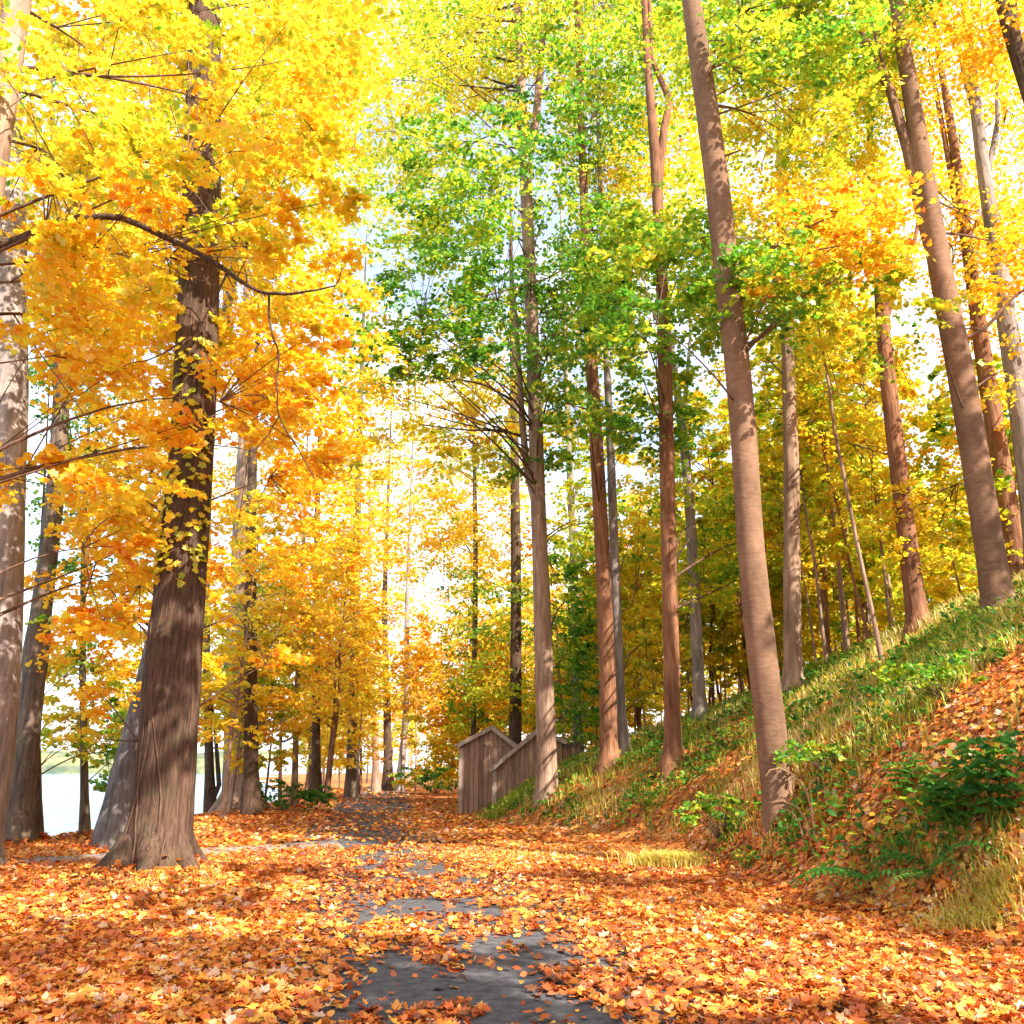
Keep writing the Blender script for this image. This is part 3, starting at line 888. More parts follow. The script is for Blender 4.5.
def make_hero(h):
    D, base = h['D'], h['base']
    e = empty(h['name'], base)
    tag(e, h['label'], 'tree')
    mb = MB()
    pts = h['pts']
    ptop = pts[-1][1]

    def lift(px, py, d=0):
        f = np.clip((pts[0][1] - py) / 900.0, 0, 1.4)
        return P(px, py, D + h['dtop'] * f + d)
    W = [lift(p[0], p[1]) for p in pts]
    rad = [m_per_px(p[0], p[1], D) * p[2] / 2 for p in pts]
    W[0] = base.copy()
    # resample smoothly
    W, rad = np.array(W), np.array(rad)
    seg = np.concatenate([[0], np.cumsum(np.linalg.norm(np.diff(W, axis=0), axis=1))])
    npt = max(16, int(len(pts) * (5 if h['sides'] > 20 else 3)))
    tt_ = np.linspace(0, seg[-1], npt)
    if h['sides'] >= 18:
        tt_ = np.unique(np.concatenate([np.linspace(0, 1.2, 10), tt_]))
    Wr = np.stack([np.interp(tt_, seg, W[:, i_]) for i_ in range(3)], 1)
    for _ in range(2):
        Wr[1:-1] = .25 * Wr[:-2] + .5 * Wr[1:-1] + .25 * Wr[2:]
    rr = np.interp(tt_, seg, rad)
    rr *= 1 + (h['flare'] - 1) * np.exp(-tt_ / .35)
    # carry the foot below the ground
    foot = Wr[0] - np.array([0, 0, .55])
    Wr = np.vstack([foot, Wr])
    rr = np.concatenate([[rr[0] * 1.12], rr])
    sd = int(abs(pts[0][0]) * 7 + 3) % 97
    mb.tube(Wr, rr, h['sides'], rough=h['rough'], seed=sd, ridge=h['ridge'])
    # roots
    if rad[0] > .55 and D < 40 and pts[0][0] < 300:
        for q_ in range(6):
            a_ = q_ * 1.05 + sd
            dr = np.array([math.cos(a_), math.sin(a_), 0])
            L_ = rad[0] * rng.uniform(1.25, 1.55)
            s0 = base + dr * rad[0] * .5 + np.array([0, 0, rad[0] * rng.uniform(.5, .75)])
            e0 = base + dr * L_
            e0[2] = tz(e0[0], e0[1]) - .06
            m0 = (s0 + e0) / 2 + dr * -.05 - np.array([0, 0, rad[0] * .18])
            tq = np.linspace(0, 1, 7)[:, None]
            cv = (1 - tq) ** 2 * s0 + 2 * tq * (1 - tq) * m0 + tq ** 2 * e0
            mb.tube(cv, np.linspace(rad[0] * .42, rad[0] * .12, 7), 9, rough=.1, seed=sd + q_)
    for fk in h['forks']:
        fp = np.array([lift(a_, b_, .05 * i_) for i_, (a_, b_, c_) in enumerate(fk)])
        mb.tube(fp, [m_per_px(a_, b_, D) * c_ / 2 for a_, b_, c_ in fk], max(8, h['sides'] // 2), rough=.06, seed=sd + 5)
    # crown
    cm = MB()

    def trunk_at(z):
        zs = Wr[:, 2]
        return np.array([np.interp(z, zs, Wr[:, 0]), np.interp(z, zs, Wr[:, 1]), z])
    for (x0, y0, x1, y1, nb, rpx, d0, d1, nl, hue, sp) in h['regions']:
        thin = .46 if (D > 18 and pts[0][0] > 690) else 1.0
        nb, nl, d1, hue = int(math.ceil(nb * NBM * (thin ** .5))), nl * NLM * thin ** .5, d1 + 1.0, hue - (.03 if hue > .5 else 0)
        nxg = max(1, int(round(math.sqrt(nb * (x1 - x0) / max(1, (y1 - y0))))))
        nyg = max(1, int(math.ceil(nb / nxg)))
        cells = [(i_, j_) for i_ in range(nxg) for j_ in range(nyg)]
        random.shuffle(cells)
        rc = P((x0 + x1) / 2, (y0 + y1) / 2, max(3.5, D + (d0 + d1) / 2))
        limb_root = None
        for (i_, j_) in cells[:nb]:
            ok = False
            for _try in range(4):
                px = x0 + (x1 - x0) * (i_ + random.random()) / nxg
                py = y0 + (y1 - y0) * (j_ + random.random()) / nyg
                dd = max(3.5, D + random.uniform(d0, d1))
                if not trunk_cover(px, py, dd, rpx) or random.random() < .08:
                    ok = True
                    break
            if not ok:
                continue
            c = P(px, py, dd)
            rm = m_per_px(px, py, dd) * rpx * random.uniform(.75, 1.35)
            hz = math.hypot(c[0] - base[0], c[1] - base[1])
            od = np.array([c[0] - base[0], c[1] - base[1], 0]) / (hz + .1)
            lf = h['leaf'] * (1 if dd < 16 else 1 + (dd - 16) * .03)
            tm = h['tmpl'] if dd < 17 else ('oval' if dd < 26 else 'quad')
            n_ = int(nl * random.uniform(.75, 1.25))
            spray_cluster(cm, c, rm, n_, hue + random.gauss(0, sp * .6), sp, lf, tm, od)
            # limb towards this cluster
            zt_ = np.clip(c[2] - .7 * min(hz, 2.2) - .2 * max(0, hz - 2.2) + .1, base[2] + 1.2, Wr[-1, 2] - .2)
            s_ = trunk_at(zt_)
            if limb_root is None or random.random() < .14:
                cv = curve3(s_, c, np.array([0, 0, .12 * hz]) + rng.normal(0, .11 * hz + .03, 3), 9)
                r0 = min(.016 + .004 * hz, np.interp(zt_, Wr[:, 2], rr) * .5)
                mb.tube(cv, .005 + (r0 - .005) * np.linspace(1, 0, 9) ** 1.6, 6, mi=1, rough=.08, seed=sd, cap=False)
                limb_root = cv
            else:
                k_ = np.argmin(np.linalg.norm(limb_root[2:-1] - c, axis=1)) + 2
                k_ = min(k_, 6)
                cv = curve3(limb_root[k_], c, rng.normal(0, .1, 3) + np.array([0, 0, .06]), 7)
                mb.tube(cv, np.linspace(.012, .004, 7), 5, mi=1, cap=False)
            # twigs inside the cluster
            for _t in range(3):
                dv = rng.normal(0, .6, 3) * rm
                dv[2] *= .5
                cv = curve3(c, c + dv, rng.normal(0, .04, 3), 4)
                mb.tube(cv, np.linspace(.006, .002, 4), 3, mi=1, cap=False)
    mb.done('trunk', [BARK[h['bark']], BARK_TWIG], e, origin=base)
    for br in h['branches']:
        bm_ = MB()
        bp = np.array([lift(a_, b_, -.35 * (i_ / len(br)) * (1 if h['D'] > 9 else 1)) for i_, (a_, b_, c_) in enumerate(br)])
        bp[1:] += rng.normal(0, .022, (len(bp) - 1, 3))
        # denser
        tq = np.linspace(0, len(br) - 1, len(br) * 3)
        bp2 = np.stack([np.interp(tq, np.arange(len(br)), bp[:, i_]) for i_ in range(3)], 1)
        rw = np.interp(tq, np.arange(len(br)), [m_per_px(a_, b_, D) * c_ / 2 for a_, b_, c_ in br])
        bp2[1:-1] = .25 * bp2[:-2] + .5 * bp2[1:-1] + .25 * bp2[2:]
        bm_.tube(bp2 + rng.normal(0, .008, bp2.shape), rw, 8, rough=.2, seed=3)
        for t_ in range(len(br)):
            i0 = random.randrange(2, len(bp2))
            dv = rng.normal(0, .22, 3)
            dv[1] *= .5
            bm_.tube(curve3(bp2[i0], bp2[i0] + dv, rng.normal(0, .03, 3), 5), np.linspace(rw[i0] * .45, .002, 5), 4, cap=False)
        bm_.done('branch', [BARK['brown' if h['bark'] == 'tan' else h['bark']]], e, origin=base)
    if cm.n:
        cm.done('crown', [M_LEAF], e, origin=base)
    return e


for h in HEROES:
    make_hero(h)

# ------------------------------------------------------------------ background woods: prototypes copied one by one


def proto_tree(hgt, r0, c0, crad, nblob, nleaf, leaf, bark, lean, seed, low=0):
    e = empty('forest_tree', (0, 0, 0))
    mb, cm = MB(), MB()
    n = 12
    t = np.linspace(0, 1, n)
    a = rng.uniform(0, 6.28)
    wob = np.cumsum(rng.normal(0, .05, (n, 2)), axis=0) * hgt / 16
    tp_ = np.stack([lean * hgt * t ** 1.3 + wob[:, 0], wob[:, 1], hgt * t - .5 * (t == 0)], 1)
    mb.tube(tp_, r0 * (1 - .9 * t) + .12 * r0 * (t == 0), 9, rough=.06, seed=seed)
    for b in range(nblob):
        f = c0 + (1 - c0) * rng.uniform(0, 1) ** .9
        z = f * hgt
        prof = math.sin(math.pi * min(1, max(.12, (f - c0) / (1.02 - c0) * .82 + .16)))
        th = rng.uniform(0, 6.28)
        rr = crad * prof * rng.uniform(.25, 1) ** .6
        s_ = np.array([np.interp(z - .4 * rr, tp_[:, 2], tp_[:, 0]), np.interp(z - .4 * rr, tp_[:, 2], tp_[:, 1]), max(1.5, z - .4 * rr)])
        c = np.array([s_[0] + rr * math.cos(th), s_[1] + rr * math.sin(th), z])
        spray_cluster(cm, c, crad * rng.uniform(.26, .42), nleaf, .5 + rng.normal(0, .05), .06, leaf, 'quad', np.array([math.cos(th), math.sin(th), 0]))
        if b % 2 == 0:
            mb.tube(curve3(s_, c, np.array([0, 0, .1 * rr]), 5), np.linspace(.035, .006, 5) * (hgt / 15), 4, cap=False)
    mb.done('trunk', [BARK[bark]], e)
    cm.done('crown', [M_LEAF], e)
    return e


def copy_tree(root, loc, rz, s):
    r = root.copy()
    COL.objects.link(r)
    kids = []
    for ch in root.children:
        c = ch.copy()
        COL.objects.link(c)
        c.parent = r
        kids.append(c)
    return r, kids


PROTOS = [
    proto_tree(17, .15, .24, 2.9, 90, 52, .25, 'red', .02, 1),
    proto_tree(15, .11, .22, 2.6, 80, 52, .25, 'tan', -.05, 2),
    proto_tree(20, .20, .28, 3.6, 110, 52, .27, 'brown', .03, 3),
    proto_tree(12, .075, .2, 2.2, 60, 75, .24, 'tan', .09, 4),
    proto_tree(18, .13, .34, 2.7, 80, 58, .25, 'grey', -.03, 5),
    proto_tree(13, .08, .3, 2.0, 50, 70, .24, 'red', -.10, 6),
    proto_tree(6.5, .05, .16, 1.9, 46, 64, .2, 'tan', .06, 7),
    proto_tree(14, .07, .55, 1.7, 30, 60, .23, 'tan', .04, 9),
    proto_tree(5, .04, .2, 1.6, 34, 60, .19, 'grey', -.08, 8),
]
bg_used = [False] * len(PROTOS)
BG, SHADE = [], []


def bg_tree(k_, x, y, s, hue, rz=None):
    rz = random.uniform(0, 6.28) if rz is None else rz
    if not bg_used[k_]:
        bg_used[k_] = True
        r, kids = PROTOS[k_], list(PROTOS[k_].children)
    else:
        r, kids = copy_tree(PROTOS[k_], None, 0, 1)
    r.location = (x, y, float(tz(x, y)) - .02)
    r.rotation_euler = (0, 0, rz)
    r.scale = (s, s, s)
    for c in kids:
        if c.name.startswith('crown'):
            c.color = (.5 + hue, .5, .5, 1)
    r['category'] = 'tree'
    BG.append(r)
    return r


def scatter(n, fx, y0, y1, kinds, s0, s1, hue, hs, mind=1.5, seed=0):
    rnd = random.Random(seed)
    done, tries = [], 0
    while len(done) < n and tries < n * 60:
        tries += 1
        y = rnd.uniform(y0, y1)
        x = fx(y, rnd)
        if any((x - a) ** 2 + (y - b) ** 2 < mind * mind for a, b in done):
            continue
        done.append((x, y))
        bg_tree(rnd.choice(kinds), x, y, rnd.uniform(s0, s1), .5 + hue + rnd.gauss(0, hs))


# beyond the crest on the right
scatter(5, lambda y, r: min(np.interp(y, YK, XC) + r.uniform(-.5, 6), .42 * y), 28, 40, [1, 3, 4, 5], .7, .95, -.05, .05, 3.4, 3)
scatter(34, lambda y, r: r.uniform(.12, .52) * y, 48, 80, [0, 1, 2, 3, 4], .7, 1.0, -.07, .05, 3.2, 4)
scatter(10, lambda y, r: np.interp(y, YK, XF) + r.uniform(4.5, 9), 31, 46, [7, 3, 5, 5], .6, .85, -.06, .06, 1.6, 5)
# behind the sheds, centre
scatter(24, lambda y, r: -.07 * y + r.uniform(0, 15), 48, 95, [0, 1, 2, 3, 4], .6, .9, .03, .07, 2.5, 7)
# left of the far path, along the shore
scatter(20, lambda y, r: np.interp(y, YK, XS) + r.uniform(.2, 4.2), 42, 100, [0, 1, 3, 4], .55, .85, .05, .04, 2.6, 9)
scatter(9, lambda y, r: np.interp(y, YK, XS) + r.uniform(-.2, 1.6), 24, 42, [1, 3, 3, 5], .6, .85, .03, .05, 2.2, 19)
# slim bare poles along the crest
scatter(60, lambda y, r: min(np.interp(y, YK, XC) * .93 + r.uniform(-1.2, 5.5) * (y / 26), r.uniform(.36, .47) * y), 23, 48, [7, 7, 5], .6, 1.0, -.07, .05, .9, 37)
# understory
scatter(20, lambda y, r: np.interp(y, YK, XC) + r.uniform(-.5, 6) * (y / 26), 21, 40, [6, 8], .8, 1.2, -.08, .04, 1.6, 23)
scatter(14, lambda y, r: -.05 * y + r.uniform(0, 9), 46, 62, [6, 8, 6], .8, 1.3, .0, .09, 1.8, 29)
scatter(12, lambda y, r: -.085 * y + r.uniform(-2.5, 6), 66, 104, [6, 8, 6, 7], .9, 1.5, .02, .1, 1.8, 31)
# path end
scatter(12, lambda y, r: -.16 * y + r.uniform(-8, 10), 105, 150, [0, 1, 2, 4], .7, 1.0, .05, .06, 4, 13)

# unseen trees added beside the viewer to shade the foreground and big trunk
PROTOS.append(proto_tree(15, .10, .58, 1.8, 34, 62, .2, 'tan', .26, 10))  # leaning form, made so its unseen crown shades the big trunk
bg_used.append(False)
for (k_, x, y, s) in ((0, 7.5, -3.5, .9), (1, 13.5, 1.0, .75), (4, 2.5, -6.0, 1.0), (3, 11.0, -5.0, 1.1), (2, 14.2, 8.2, .66), (9, 7.4, 4.7, 1.1), (9, 6.6, 2.6, 1.15)):
    bg_tree(k_, x, y, s, .5, 3.2 if k_ == 9 else None)
    SHADE.append(BG.pop())

# label each background tree from its place between the named trunks
land = []
for h in HEROES:
    px, py, f = proj(h['base'] + np.array([0, 0, 2.0]))
    land.append((float(px), h['nick']))
land = sorted([l for l in land if 0 < l[0] < 1024])
zones = {}
for r in BG:
    px, py, f = proj(np.array(r.location) + np.array([0, 0, 2.0]))
    px = float(px)
    lo = max([l for l in land if l[0] <= px], default=None)
    hi = min([l for l in land if l[0] > px], default=None)
    zones.setdefault((lo[1] if lo else None, hi[1] if hi else None), []).append((px, r))
ORD = ['first', 'second', 'third', 'fourth', 'fifth', 'sixth', 'seventh', 'eighth', 'ninth', 'tenth', 'eleventh', 'twelfth', 'thirteenth',
       'fourteenth', 'fifteenth', 'sixteenth', 'seventeenth', 'eighteenth', 'nineteenth', 'twentieth']
for (lo, hi), lst in zones.items():
    lst.sort(key=lambda q_: q_[0])
    for i_, (px, r) in enumerate(lst):
        o_ = ORD[min(i_, 19)]
        if lo and hi:
            lab = f'far tree, {o_} from left between {lo} and {hi}'
        elif lo:
            lab = f'far tree, {o_} from left, right of {lo}'
        else:
            lab = f'far tree, {o_} from left, left of {hi}'
        r['label'] = lab
        r['group'] = 'slender yellow trees of the woods behind'

for r in SHADE:
    r['label'] = 'tall yellow tree out of view beside the viewer, added to cast shade'
    r['group'] = 'unseen shade trees added beside the viewer'

# ------------------------------------------------------------------ fallen leaves


def in_wedge(X, Y, m=1.5):
    return np.abs(X) < .64 * Y + m


def scatter_ground(n, y0, y1, pw=1.0, xl=-30, xr=30):
    Y = (rng.uniform(y0 ** pw, y1 ** pw, n)) ** (1 / pw)
    X = rng.uniform(-1, 1, n) * (.66 * Y + 1.6)
    return X, Y


def ground_normal(X, Y):
    e_ = .15
    gx = (tz(X + e_, Y) - tz(X - e_, Y)) / (2 * e_)
    gy = (tz(X, Y + e_) - tz(X, Y - e_)) / (2 * e_)
    n_ = np.stack([-gx, -gy, np.ones_like(gx)], 1)
    return n_ / np.linalg.norm(n_, axis=1)[:, None]


def keep_leaf(X, Y):
    xs_ = np.interp(Y, YK, XS)
    s = X - np.interp(Y, YK, XF)
    keep = np.ones(len(X))
    dp = np.abs(X - path_x(Y))
    patch = .75 * fbm(X * 1.5, Y * .8, 23, 5) + .25 * vnoise(X * 5, Y * 3.2, 29)
    onp = sstep(1.65, .7, dp + .5 * (fbm(X * .8, Y * .5, 77) - .5))
    bare = sstep(.41, .60, patch + .05 * sstep(14, 6, Y))
    keep *= 1 - onp * (.2 + .77 * bare) * sstep(60, 20, Y)
    # side track
    dt = np.min(np.hypot(X[:, None] - tx[None, ::3], Y[:, None] - ty[None, ::3]), axis=1)
    keep *= 1 - .85 * sstep(1.1, .6, dt)
    keep *= np.where(X < xs_ - .2, 0, 1)
    hillside = sstep(2.0, 4.5, s) * sstep(9, 15, Y + s)
    keep *= 1 - .2 * hillside
    return rng.uniform(0, 1, len(X)) < keep


fl = MB()
for (n_, a_, b_, tm, sz) in ((52000, 2.5, 10, 'dry', .08), (62000, 10, 20, 'dry', .092), (30000, 20, 36, 'oval', .14), (16000, 36, 80, 'quad', .22)):
    X, Y = scatter_ground(n_, a_, b_, 1.7)
    kp = keep_leaf(X, Y)
    X, Y = X[kp], Y[kp]
    n2 = len(X)
    Z = tz(X, Y)
    nn = ground_normal(X, Y) + rng.normal(0, .33, (n2, 3))
    zone = fbm(X * .5, Y * .5, 31, 3)
    hue = np.clip(.57 + .6 * (zone - .5) + rng.normal(0, .21, n2), 0, 1)
    hue = np.where(rng.uniform(0, 1, n2) < .13, rng.uniform(.78, 1.0, n2), hue)
    pos = np.stack([X, Y, Z + rng.uniform(.012, .05, n2)], 1)
    szs = sz * rng.uniform(.5, 1.35, n2)
    if tm == 'dry':
        ov = rng.uniform(0, 1, n2) < .45
        fl.leaves(pos[~ov], nn[~ov], szs[~ov], hue[~ov], 'dry')
        fl.leaves(pos[ov], nn[ov] + rng.normal(0, .25, (ov.sum(), 3)), szs[ov] * .85, hue[ov] * .93, 'oval')
    else:
        fl.leaves(pos, nn, szs, hue, tm)
for h in HEROES:
    if h['D'] < 45 and h['base'][2] > -.3:
        r0 = h['pts'][0][2] / 2 * m_per_px(h['pts'][0][0], h['pts'][0][1], h['D'])
        n2 = int(60 + 260 * r0)
        th = rng.uniform(0, 6.28, n2)
        rd = r0 * .95 + rng.exponential(.16, n2)
        X, Y = h['base'][0] + rd * np.cos(th), h['base'][1] + rd * np.sin(th)
        Z = tz(X, Y) + .02 + rng.uniform(0, .16, n2) * np.exp(-(rd - r0) / .12)
        sz = .1 if h['D'] < 20 else .13
        fl.leaves(np.stack([X, Y, Z], 1), ground_normal(X, Y) + rng.normal(0, .5, (n2, 3)), sz * rng.uniform(.6, 1.3, n2), np.clip(rng.normal(.5, .22, n2), 0, 1), 'dry')
tag(fl.done('fallen_leaves', [M_FALLEN]), 'carpet of red, orange and yellow fallen leaves over the ground', 'fallen leaves', kind='stuff')

# ------------------------------------------------------------------ grass and herbs


def blades(mb, X, Y, L, hue, lean=.5):
    n = len(X)
    Z = tz(X, Y) - .02
    a = rng.uniform(0, 2 * np.pi, n)
    dx, dy = np.cos(a), np.sin(a)
    w = L * .02 + .005
    ln = L * lean * rng.uniform(.3, 1.3, n)
    px_, py_ = -dy * w, dx * w
    base = np.stack([X, Y, Z], 1)
    m = base + np.stack([dx * ln * .3, dy * ln * .3, L * .6], 1)
    tp_ = base + np.stack([dx * ln, dy * ln, L * (1 - .25 * lean)], 1)
    sd = np.stack([px_, py_, np.zeros(n)], 1)
    v = np.stack([base - sd, base + sd, m + sd * .8, m - sd * .8, tp_], 1).reshape(-1, 3)
    k_ = np.arange(n)[:, None] * 5
    f = np.concatenate([k_ + 0, k_ + 1, k_ + 2, k_ + 3, k_ + 3, k_ + 2, k_ + 4], 1)
    ct = np.tile([4, 3], n)
    mb.add(v, f.ravel(), ct, hue=np.repeat(hue, 2), smooth=False)


gb = MB()
X, Y = scatter_ground(330000, 7, 46, 1.4)
s = X - np.interp(Y, YK, XF)
dens = sstep(.8, 3.5, s) * sstep(.40, .62, fbm(X * .9, Y * .9, 41, 5) + .12 * sstep(3, 7, s)) * .9
# slope near the camera stays leafy
dens = np.maximum(dens, .8 * sstep(.1, 1.2, s) * sstep(.44, .58, fbm(X * 1.1, Y * 1.1, 47, 4)))
# strip on the bank lip behind the near trunk and round the big trunk's foot
dens = np.maximum(dens, .8 * np.exp(-((X + 4.6) ** 2 / .8 + (Y - 12.2) ** 2 / .25)))
dens = np.maximum(dens, .8 * ((X > -1.2) & (X < .9) & (Y > 29.5) & (Y < 33.0) & (s > -.8)))
# dry straw, thickened and paled across the clearing to imitate a sunlit band
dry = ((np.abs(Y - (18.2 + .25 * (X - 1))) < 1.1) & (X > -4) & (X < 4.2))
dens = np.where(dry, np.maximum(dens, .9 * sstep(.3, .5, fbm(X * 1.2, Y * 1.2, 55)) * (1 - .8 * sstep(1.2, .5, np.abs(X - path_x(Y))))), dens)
kp = rng.uniform(0, 1, len(X)) < dens
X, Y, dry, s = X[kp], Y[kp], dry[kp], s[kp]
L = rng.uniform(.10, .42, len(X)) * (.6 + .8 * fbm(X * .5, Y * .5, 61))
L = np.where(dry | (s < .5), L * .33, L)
hue = np.clip(.64 + 1.0 * (fbm(X * .5, Y * .5, 71, 3) - .5) + rng.normal(0, .17, len(X)), 0, 1)
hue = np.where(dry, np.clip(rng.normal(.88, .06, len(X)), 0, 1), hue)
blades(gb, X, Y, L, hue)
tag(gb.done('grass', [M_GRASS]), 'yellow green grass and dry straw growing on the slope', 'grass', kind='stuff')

hb = MB()
X, Y = scatter_ground(32000, 7, 40, 1.4)
s = X - np.interp(Y, YK, XF)
dens = sstep(.2, .9, s) * sstep(.36, .54, fbm(X * .8, Y * .8, 91, 4)) * np.exp(-np.maximum(s - 3.5, 0) / 6)
kp = rng.uniform(0, 1, len(X)) < dens
X, Y = X[kp], Y[kp]
rep = 5
Xr, Yr = np.repeat(X, rep) + rng.normal(0, .09, len(X) * rep), np.repeat(Y, rep) + rng.normal(0, .09, len(X) * rep)
hz = np.repeat(.3 + .45 * rng.uniform(0, 1, len(X)), rep) * np.tile(np.linspace(.2, 1, rep), len(X))
pos = np.stack([Xr, Yr, tz(Xr, Yr) + hz * .45], 1)
hb.leaves(pos, np.array([0, 0, 1.0]) + rng.normal(0, .5, (len(Xr), 3)), .085 * rng.uniform(.6, 1.4, len(Xr)) * (1 + Yr * .012), np.clip(rng.normal(.52, .1, len(Xr)) + np.repeat(rng.normal(0, .16, len(X)), rep), 0, 1), 'oval')
tag(hb.done('ground_cover', [M_HERB]), 'low leafy weeds covering the slope', 'ground cover', kind='stuff')


# ------------------------------------------------------------------ individual plants
def plant_base(px, py):
    D = ray_ground(px, py)
    p = P(px, py, D)
    return np.array([p[0], D, float(tz(p[0], D))])


def shrub(px, py, w, hgt, n, hue, sp, leaf, label, name='shrub', mat_=None, cat='shrub', D=None):
    b = plant_base(px, py) if D is None else np.array([P(px, py, D)[0], D, float(tz(P(px, py, D)[0], D))])
    e = empty(name, b)
    tag(e, label, cat)
    st, cm = MB(), MB()
    for i_ in range(max(6, n // 60)):
        a_ = rng.uniform(0, 6.28)
        r_ = w * rng.uniform(.1, 1) ** .6
        tip = np.array([r_ * math.cos(a_), r_ * math.sin(a_) * .8, hgt * rng.uniform(.45, 1.0) * (1 - .35 * r_ / w)])
        st.tube(curve3(np.array([0, 0, -.05]), tip, np.array([0, 0, .15 * hgt]), 6), np.linspace(.012, .003, 6), 4, cap=False)
        spray_cluster(cm, tip * np.array([1, 1, .85]), w * .38, 60, hue + rng.normal(0, sp * .5), sp, leaf, 'oval', np.array([math.cos(a_), math.sin(a_), 0]))
    st.done('stem', [BARK_TWIG], e)
    cm.done('foliage', [mat_ or M_LEAF], e)
    return e


shrub(722, 842, .75, 1.15, 1100, .25, .1, .075, 'leafy green shrub on the bank just left of the smooth near trunk')
shrub(828, 775, .8, .8, 800, .27, .08, .08, 'bright green bramble bush right behind the smooth near trunk')
shrub(283, 803, 1.8, 1.5, 900, .08, .05, .16, 'dark green bush at the lake shore beside the pale pole sapling', D=37)
shrub(108, 826, .7, 1.0, 500, .12, .06, .1, 'small green bush at the shore left of the biggest trunk')
shrub(436, 792, 2.6, 2.4, 1300, .14, .1, .24, 'dark green bush at the far bend of the path', D=62)
shrub(950, 700, .9, .7, 700, .22, .08, .085, 'wide green weed clump in shade halfway up the right slope')


def fern(px, py, nf, L, label):
    b = plant_base(px, py)
    e = empty('fern', b)
    tag(e, label, 'fern')
    for i_ in range(nf):
        mb = MB()
        a_ = 6.28 * i_ / nf + random.uniform(-.3, .3)
        d = np.array([math.cos(a_), math.sin(a_) * .9, 0])
        Lf = L * random.uniform(.75, 1.15)
        t = np.linspace(0, 1, 14)
        cv = d[None, :] * (t * Lf)[:, None] + np.array([0, 0, 1])[None, :] * (Lf * (1.05 * t - .95 * t * t))[:, None]
        lift_ = tz(b[0] + cv[:, 0], b[1] + cv[:, 1]) - b[2]
        cv[:, 2] += np.where(lift_ > 0, lift_ * .95, lift_ * .55) + .03
        mb.tube(cv, np.linspace(.006, .002, 14), 4, cap=False)
        sdv = np.array([-d[1], d[0], 0])
        for j_ in range(2, 14):
            wl_ = Lf * .22 * math.sin(math.pi * (.12 + .86 * j_ / 14)) + .01
            for s_ in (-1, 1):
                p0 = cv[j_]
                tip = p0 + sdv * s_ * wl_ + d * wl_ * .35 - np.array([0, 0, wl_ * .3])
                hw = d * Lf * .026
                md = (p0 + tip) / 2 + np.array([0, 0, .01])
                mb.add([p0 - hw, md - hw * .9, tip, md + hw * .9, p0 + hw], [0, 1, 2, 3, 4], [5], hue=.32 + random.gauss(0, .08), smooth=False)
        mb.done('frond', [M_HERB], e)
    return e


fern(872, 884, 11, .85, 'dark green fern at the foot of the bank, left of the other fern')
fern(932, 878, 11, .85, 'dark green fern at the foot of the bank beside the golden grass tuft')


def broadleaf(px, py, n, hgt, label, hue=.35):
    b = plant_base(px, py)
    e = empty('leafy_plant', b)
    tag(e, label, 'plant')
    st = MB()
    lf = MB()
    for i_ in range(n):
        a_ = random.uniform(0, 6.28)
        tip = np.array([math.cos(a_) * hgt * .5 * random.uniform(.3, 1), math.sin(a_) * hgt * .5 * random.uniform(.3, 1), hgt * random.uniform(.6, 1.1)])
        cv = curve3(np.array([0, 0, -.04]), tip, np.array([0, 0, .1]), 8)
        st.tube(cv, np.linspace(.007, .003, 8), 5, cap=False)
        for j_ in range(2, 8):
            for s_ in (0, 1):
                a2 = a_ + j_ * 1.5 + s_ * 3.14
                dd = np.array([math.cos(a2), math.sin(a2), .15])
                Ll = hgt * random.uniform(.22, .36)
                wv = np.cross(dd, [0, 0, 1.0]) * Ll * .22
                p0 = cv[j_]
                p1, p2 = p0 + dd * Ll * .5 + np.array([0, 0, Ll * .1]), p0 + dd * Ll - np.array([0, 0, Ll * .28])
                lf.add([p0, p0 + dd * Ll * .22 + wv * .8, p1 + wv, p2, p1 - wv, p0 + dd * Ll * .22 - wv * .8], [0, 1, 2, 3, 4, 5], [6], hue=max(0, hue + random.gauss(0, .12)), smooth=False)
    st.done('stem', [M_HERB], e)
    lf.done('foliage', [M_HERB], e)
    return e


broadleaf(955, 838, 7, .75, 'tall broad-leaved green weed on the bank above the ferns', .4)
broadleaf(1005, 830, 8, .95, 'tallest broad-leaved green weed at the right edge', .3)
broadleaf(905, 800, 5, .5, 'small broad-leaved weed on the bank behind the ferns', .5)
broadleaf(745, 872, 4, .4, 'small yellowish weed at the bank foot left of the ferns', .7)


def tuft(px, py, n, L, w, hue, label, name='grass_tuft'):
    b = plant_base(px, py)
    mb = MB()
    X_ = b[0] + rng.normal(0, w, n)
    Y_2 = b[1] + rng.normal(0, w * .7, n)
    blades(mb, X_, Y_2, L * rng.uniform(.5, 1.2, n), np.clip(rng.normal(hue, .08, n), 0, 1), .9)
    o = mb.done(name, [M_GRASS], origin=b, loc=b)
    tag(o, label, 'grass tuft')
    return o


tuft(988, 912, 1100, .22, .26, .78, 'round golden grass tuft at the right edge below the ferns')
tuft(668, 868, 1100, .34, .3, .8, 'golden dry grass tuft at the bank foot left of the green shrub')
tuft(512, 806, 900, .45, .5, .5, 'green yellow grass tuft against the low shed')

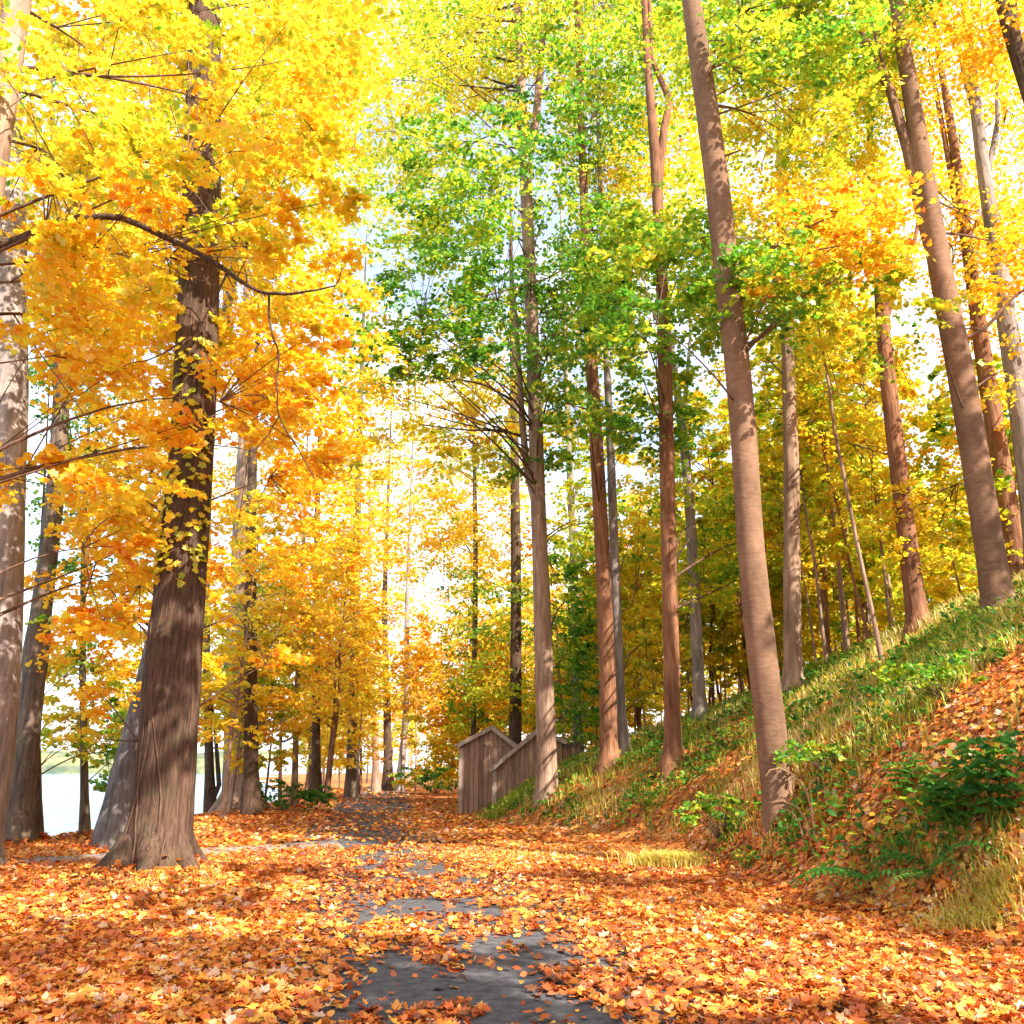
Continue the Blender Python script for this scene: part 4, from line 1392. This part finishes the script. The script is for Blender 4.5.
# dry stalks at the near trunk
M_STALK = simple('dry_stem', (.26, .14, .07), (.44, .27, .15), 20, .8, .1)
b = plant_base(812, 838)
e = empty('dry_stalk', b)
tag(e, 'bare arching pale stalks curling in front of the smooth near trunk', 'dry plant')
Dk = b[1] - .1
for cv in ([(815, 838, 3), (812, 810, 3), (806, 790, 2.6), (795, 776, 2.2), (780, 768, 1.8), (770, 770, 1.4), (766, 776, 1)],
           [(810, 838, 3), (806, 820, 2.6), (796, 806, 2.2), (782, 801, 1.8), (768, 803, 1.2)],
           [(806, 792, 2), (812, 782, 1.5), (818, 777, 1)], [(803, 838, 2.4), (800, 824, 2), (792, 812, 1.6), (780, 808, 1)]):
    mb = MB()
    pp = np.array([P(a_, b_, Dk) for a_, b_, c_ in cv])
    mb.tube(pp, [m_per_px(a_, b_, Dk) * c_ / 2 * .8 for a_, b_, c_ in cv], 6, cap=False)
    mb.done('stalk', [M_STALK], e, origin=b)

# climbing vine on the biggest trunk
hA = [h for h in HEROES if h['nick'] == 'big leaning trunk'][0]
bA = hA['base']
vm, vs = MB(), MB()
ptsA = np.array(hA['pts'], float)
for i_ in range(300):
    py = random.uniform(345, 590)
    cx = np.interp(py, ptsA[::-1, 1], ptsA[::-1, 0])
    w = np.interp(py, ptsA[::-1, 1], ptsA[::-1, 2]) / 2
    a_ = random.uniform(-1.35, 1.5)
    r_ = w * m_per_px(cx, py, hA['D']) * 1.06
    c = P(cx, py, hA['D'])
    p = c + np.array([math.sin(a_) * r_, -math.cos(a_) * r_ - .03, 0])
    vm.leaves(p[None, :], np.array([[math.sin(a_), -math.cos(a_), .5]]) + rng.normal(0, .35, (1, 3)), np.array([random.uniform(.08, .15)]), np.array([np.clip(random.gauss(.47, .09), 0, 1)]), 'maple')
for k_ in range(4):
    cv = []
    a0 = random.uniform(-.9, .9)
    for py in np.linspace(860, 350, 26):
        cx = np.interp(py, ptsA[::-1, 1], ptsA[::-1, 0])
        w = np.interp(py, ptsA[::-1, 1], ptsA[::-1, 2]) / 2
        a_ = a0 + .35 * math.sin(py * .02 + k_ * 2)
        r_ = w * m_per_px(cx, py, hA['D']) * 1.03
        c = P(cx, py, hA['D'])
        cv.append(c + np.array([math.sin(a_) * r_, -math.cos(a_) * r_, 0]))
    vs.tube(np.array(cv), np.linspace(.014, .006, 26), 5)
e = empty('climbing_vine', bA + np.array([0, -.7, 0]))
tag(e, 'yellow leaved vine climbing the front of the biggest trunk', 'vine')
og = np.array(e.location)
vs.done('stem', [BARK_TWIG], e, origin=og)
vm.done('foliage', [M_LEAF], e, origin=og)

# ------------------------------------------------------------------ light
AZ, EL = R(136), R(43)
world = bpy.data.worlds.new('World')
scene.world = world
world.use_nodes = True
nt = world.node_tree
bg = nt.nodes['Background']
sky = nt.nodes.new('ShaderNodeTexSky')
sky.sky_type = 'NISHITA'
sky.sun_disc = False
sky.sun_elevation = EL
sky.sun_rotation = AZ
sky.altitude = 100
tc = nt.nodes.new('ShaderNodeTexCoord')
mp = nt.nodes.new('ShaderNodeMapping')
mp.inputs['Scale'].default_value = (1, 1, 2.2)
nt.links.new(tc.outputs['Generated'], mp.inputs[0])
cn = nt.nodes.new('ShaderNodeTexNoise')
cn.inputs['Scale'].default_value = 3.2
cn.inputs['Detail'].default_value = 6
nt.links.new(mp.outputs[0], cn.inputs['Vector'])
cr = nt.nodes.new('ShaderNodeValToRGB')
cr.color_ramp.elements[0].color = (.3, .3, .3, 1)
cr.color_ramp.elements[0].position = .38
cr.color_ramp.elements[1].position = .62
nt.links.new(cn.outputs[0], cr.inputs[0])
mx = nt.nodes.new('ShaderNodeMixRGB')
nt.links.new(cr.outputs[0], mx.inputs[0])
nt.links.new(sky.outputs[0], mx.inputs[1])
mx.inputs[2].default_value = (4.6, 4.75, 5.0, 1)
nt.links.new(mx.outputs[0], bg.inputs['Color'])
bg.inputs['Strength'].default_value = .15

sun = bpy.data.lights.new('sun', 'SUN')
sun.energy = 5.0
sun.angle = R(.5)
sun.color = (1, .93, .82)
so = bpy.data.objects.new('sun', sun)
COL.objects.link(so)
d = Vector((math.sin(AZ) * math.cos(EL), math.cos(AZ) * math.cos(EL), math.sin(EL)))
so.rotation_euler = d.to_track_quat('Z', 'Y').to_euler()
so.location = (30, -10, 40)

vs_ = scene.view_settings
scene.display_settings.display_device = 'sRGB'
vs_.view_transform = 'Standard'
vs_.look = 'None'
vs_.exposure = 1.5
vs_.gamma = 1.0
vs_.use_curve_mapping = False
cy = scene.cycles
cy.max_bounces = 10
cy.diffuse_bounces = 7
cy.glossy_bounces = 2
cy.transmission_bounces = 7
cy.transparent_max_bounces = 4
cy.use_adaptive_sampling = True
cy.adaptive_threshold = .02
cy.sample_clamp_indirect = 6
cy.caustics_reflective = False
cy.caustics_refractive = False
cy.use_denoising = True
cy.denoiser = 'OPENIMAGEDENOISE'
cy.denoising_input_passes = 'RGB_ALBEDO_NORMAL'
cy.denoising_prefilter = 'ACCURATE'
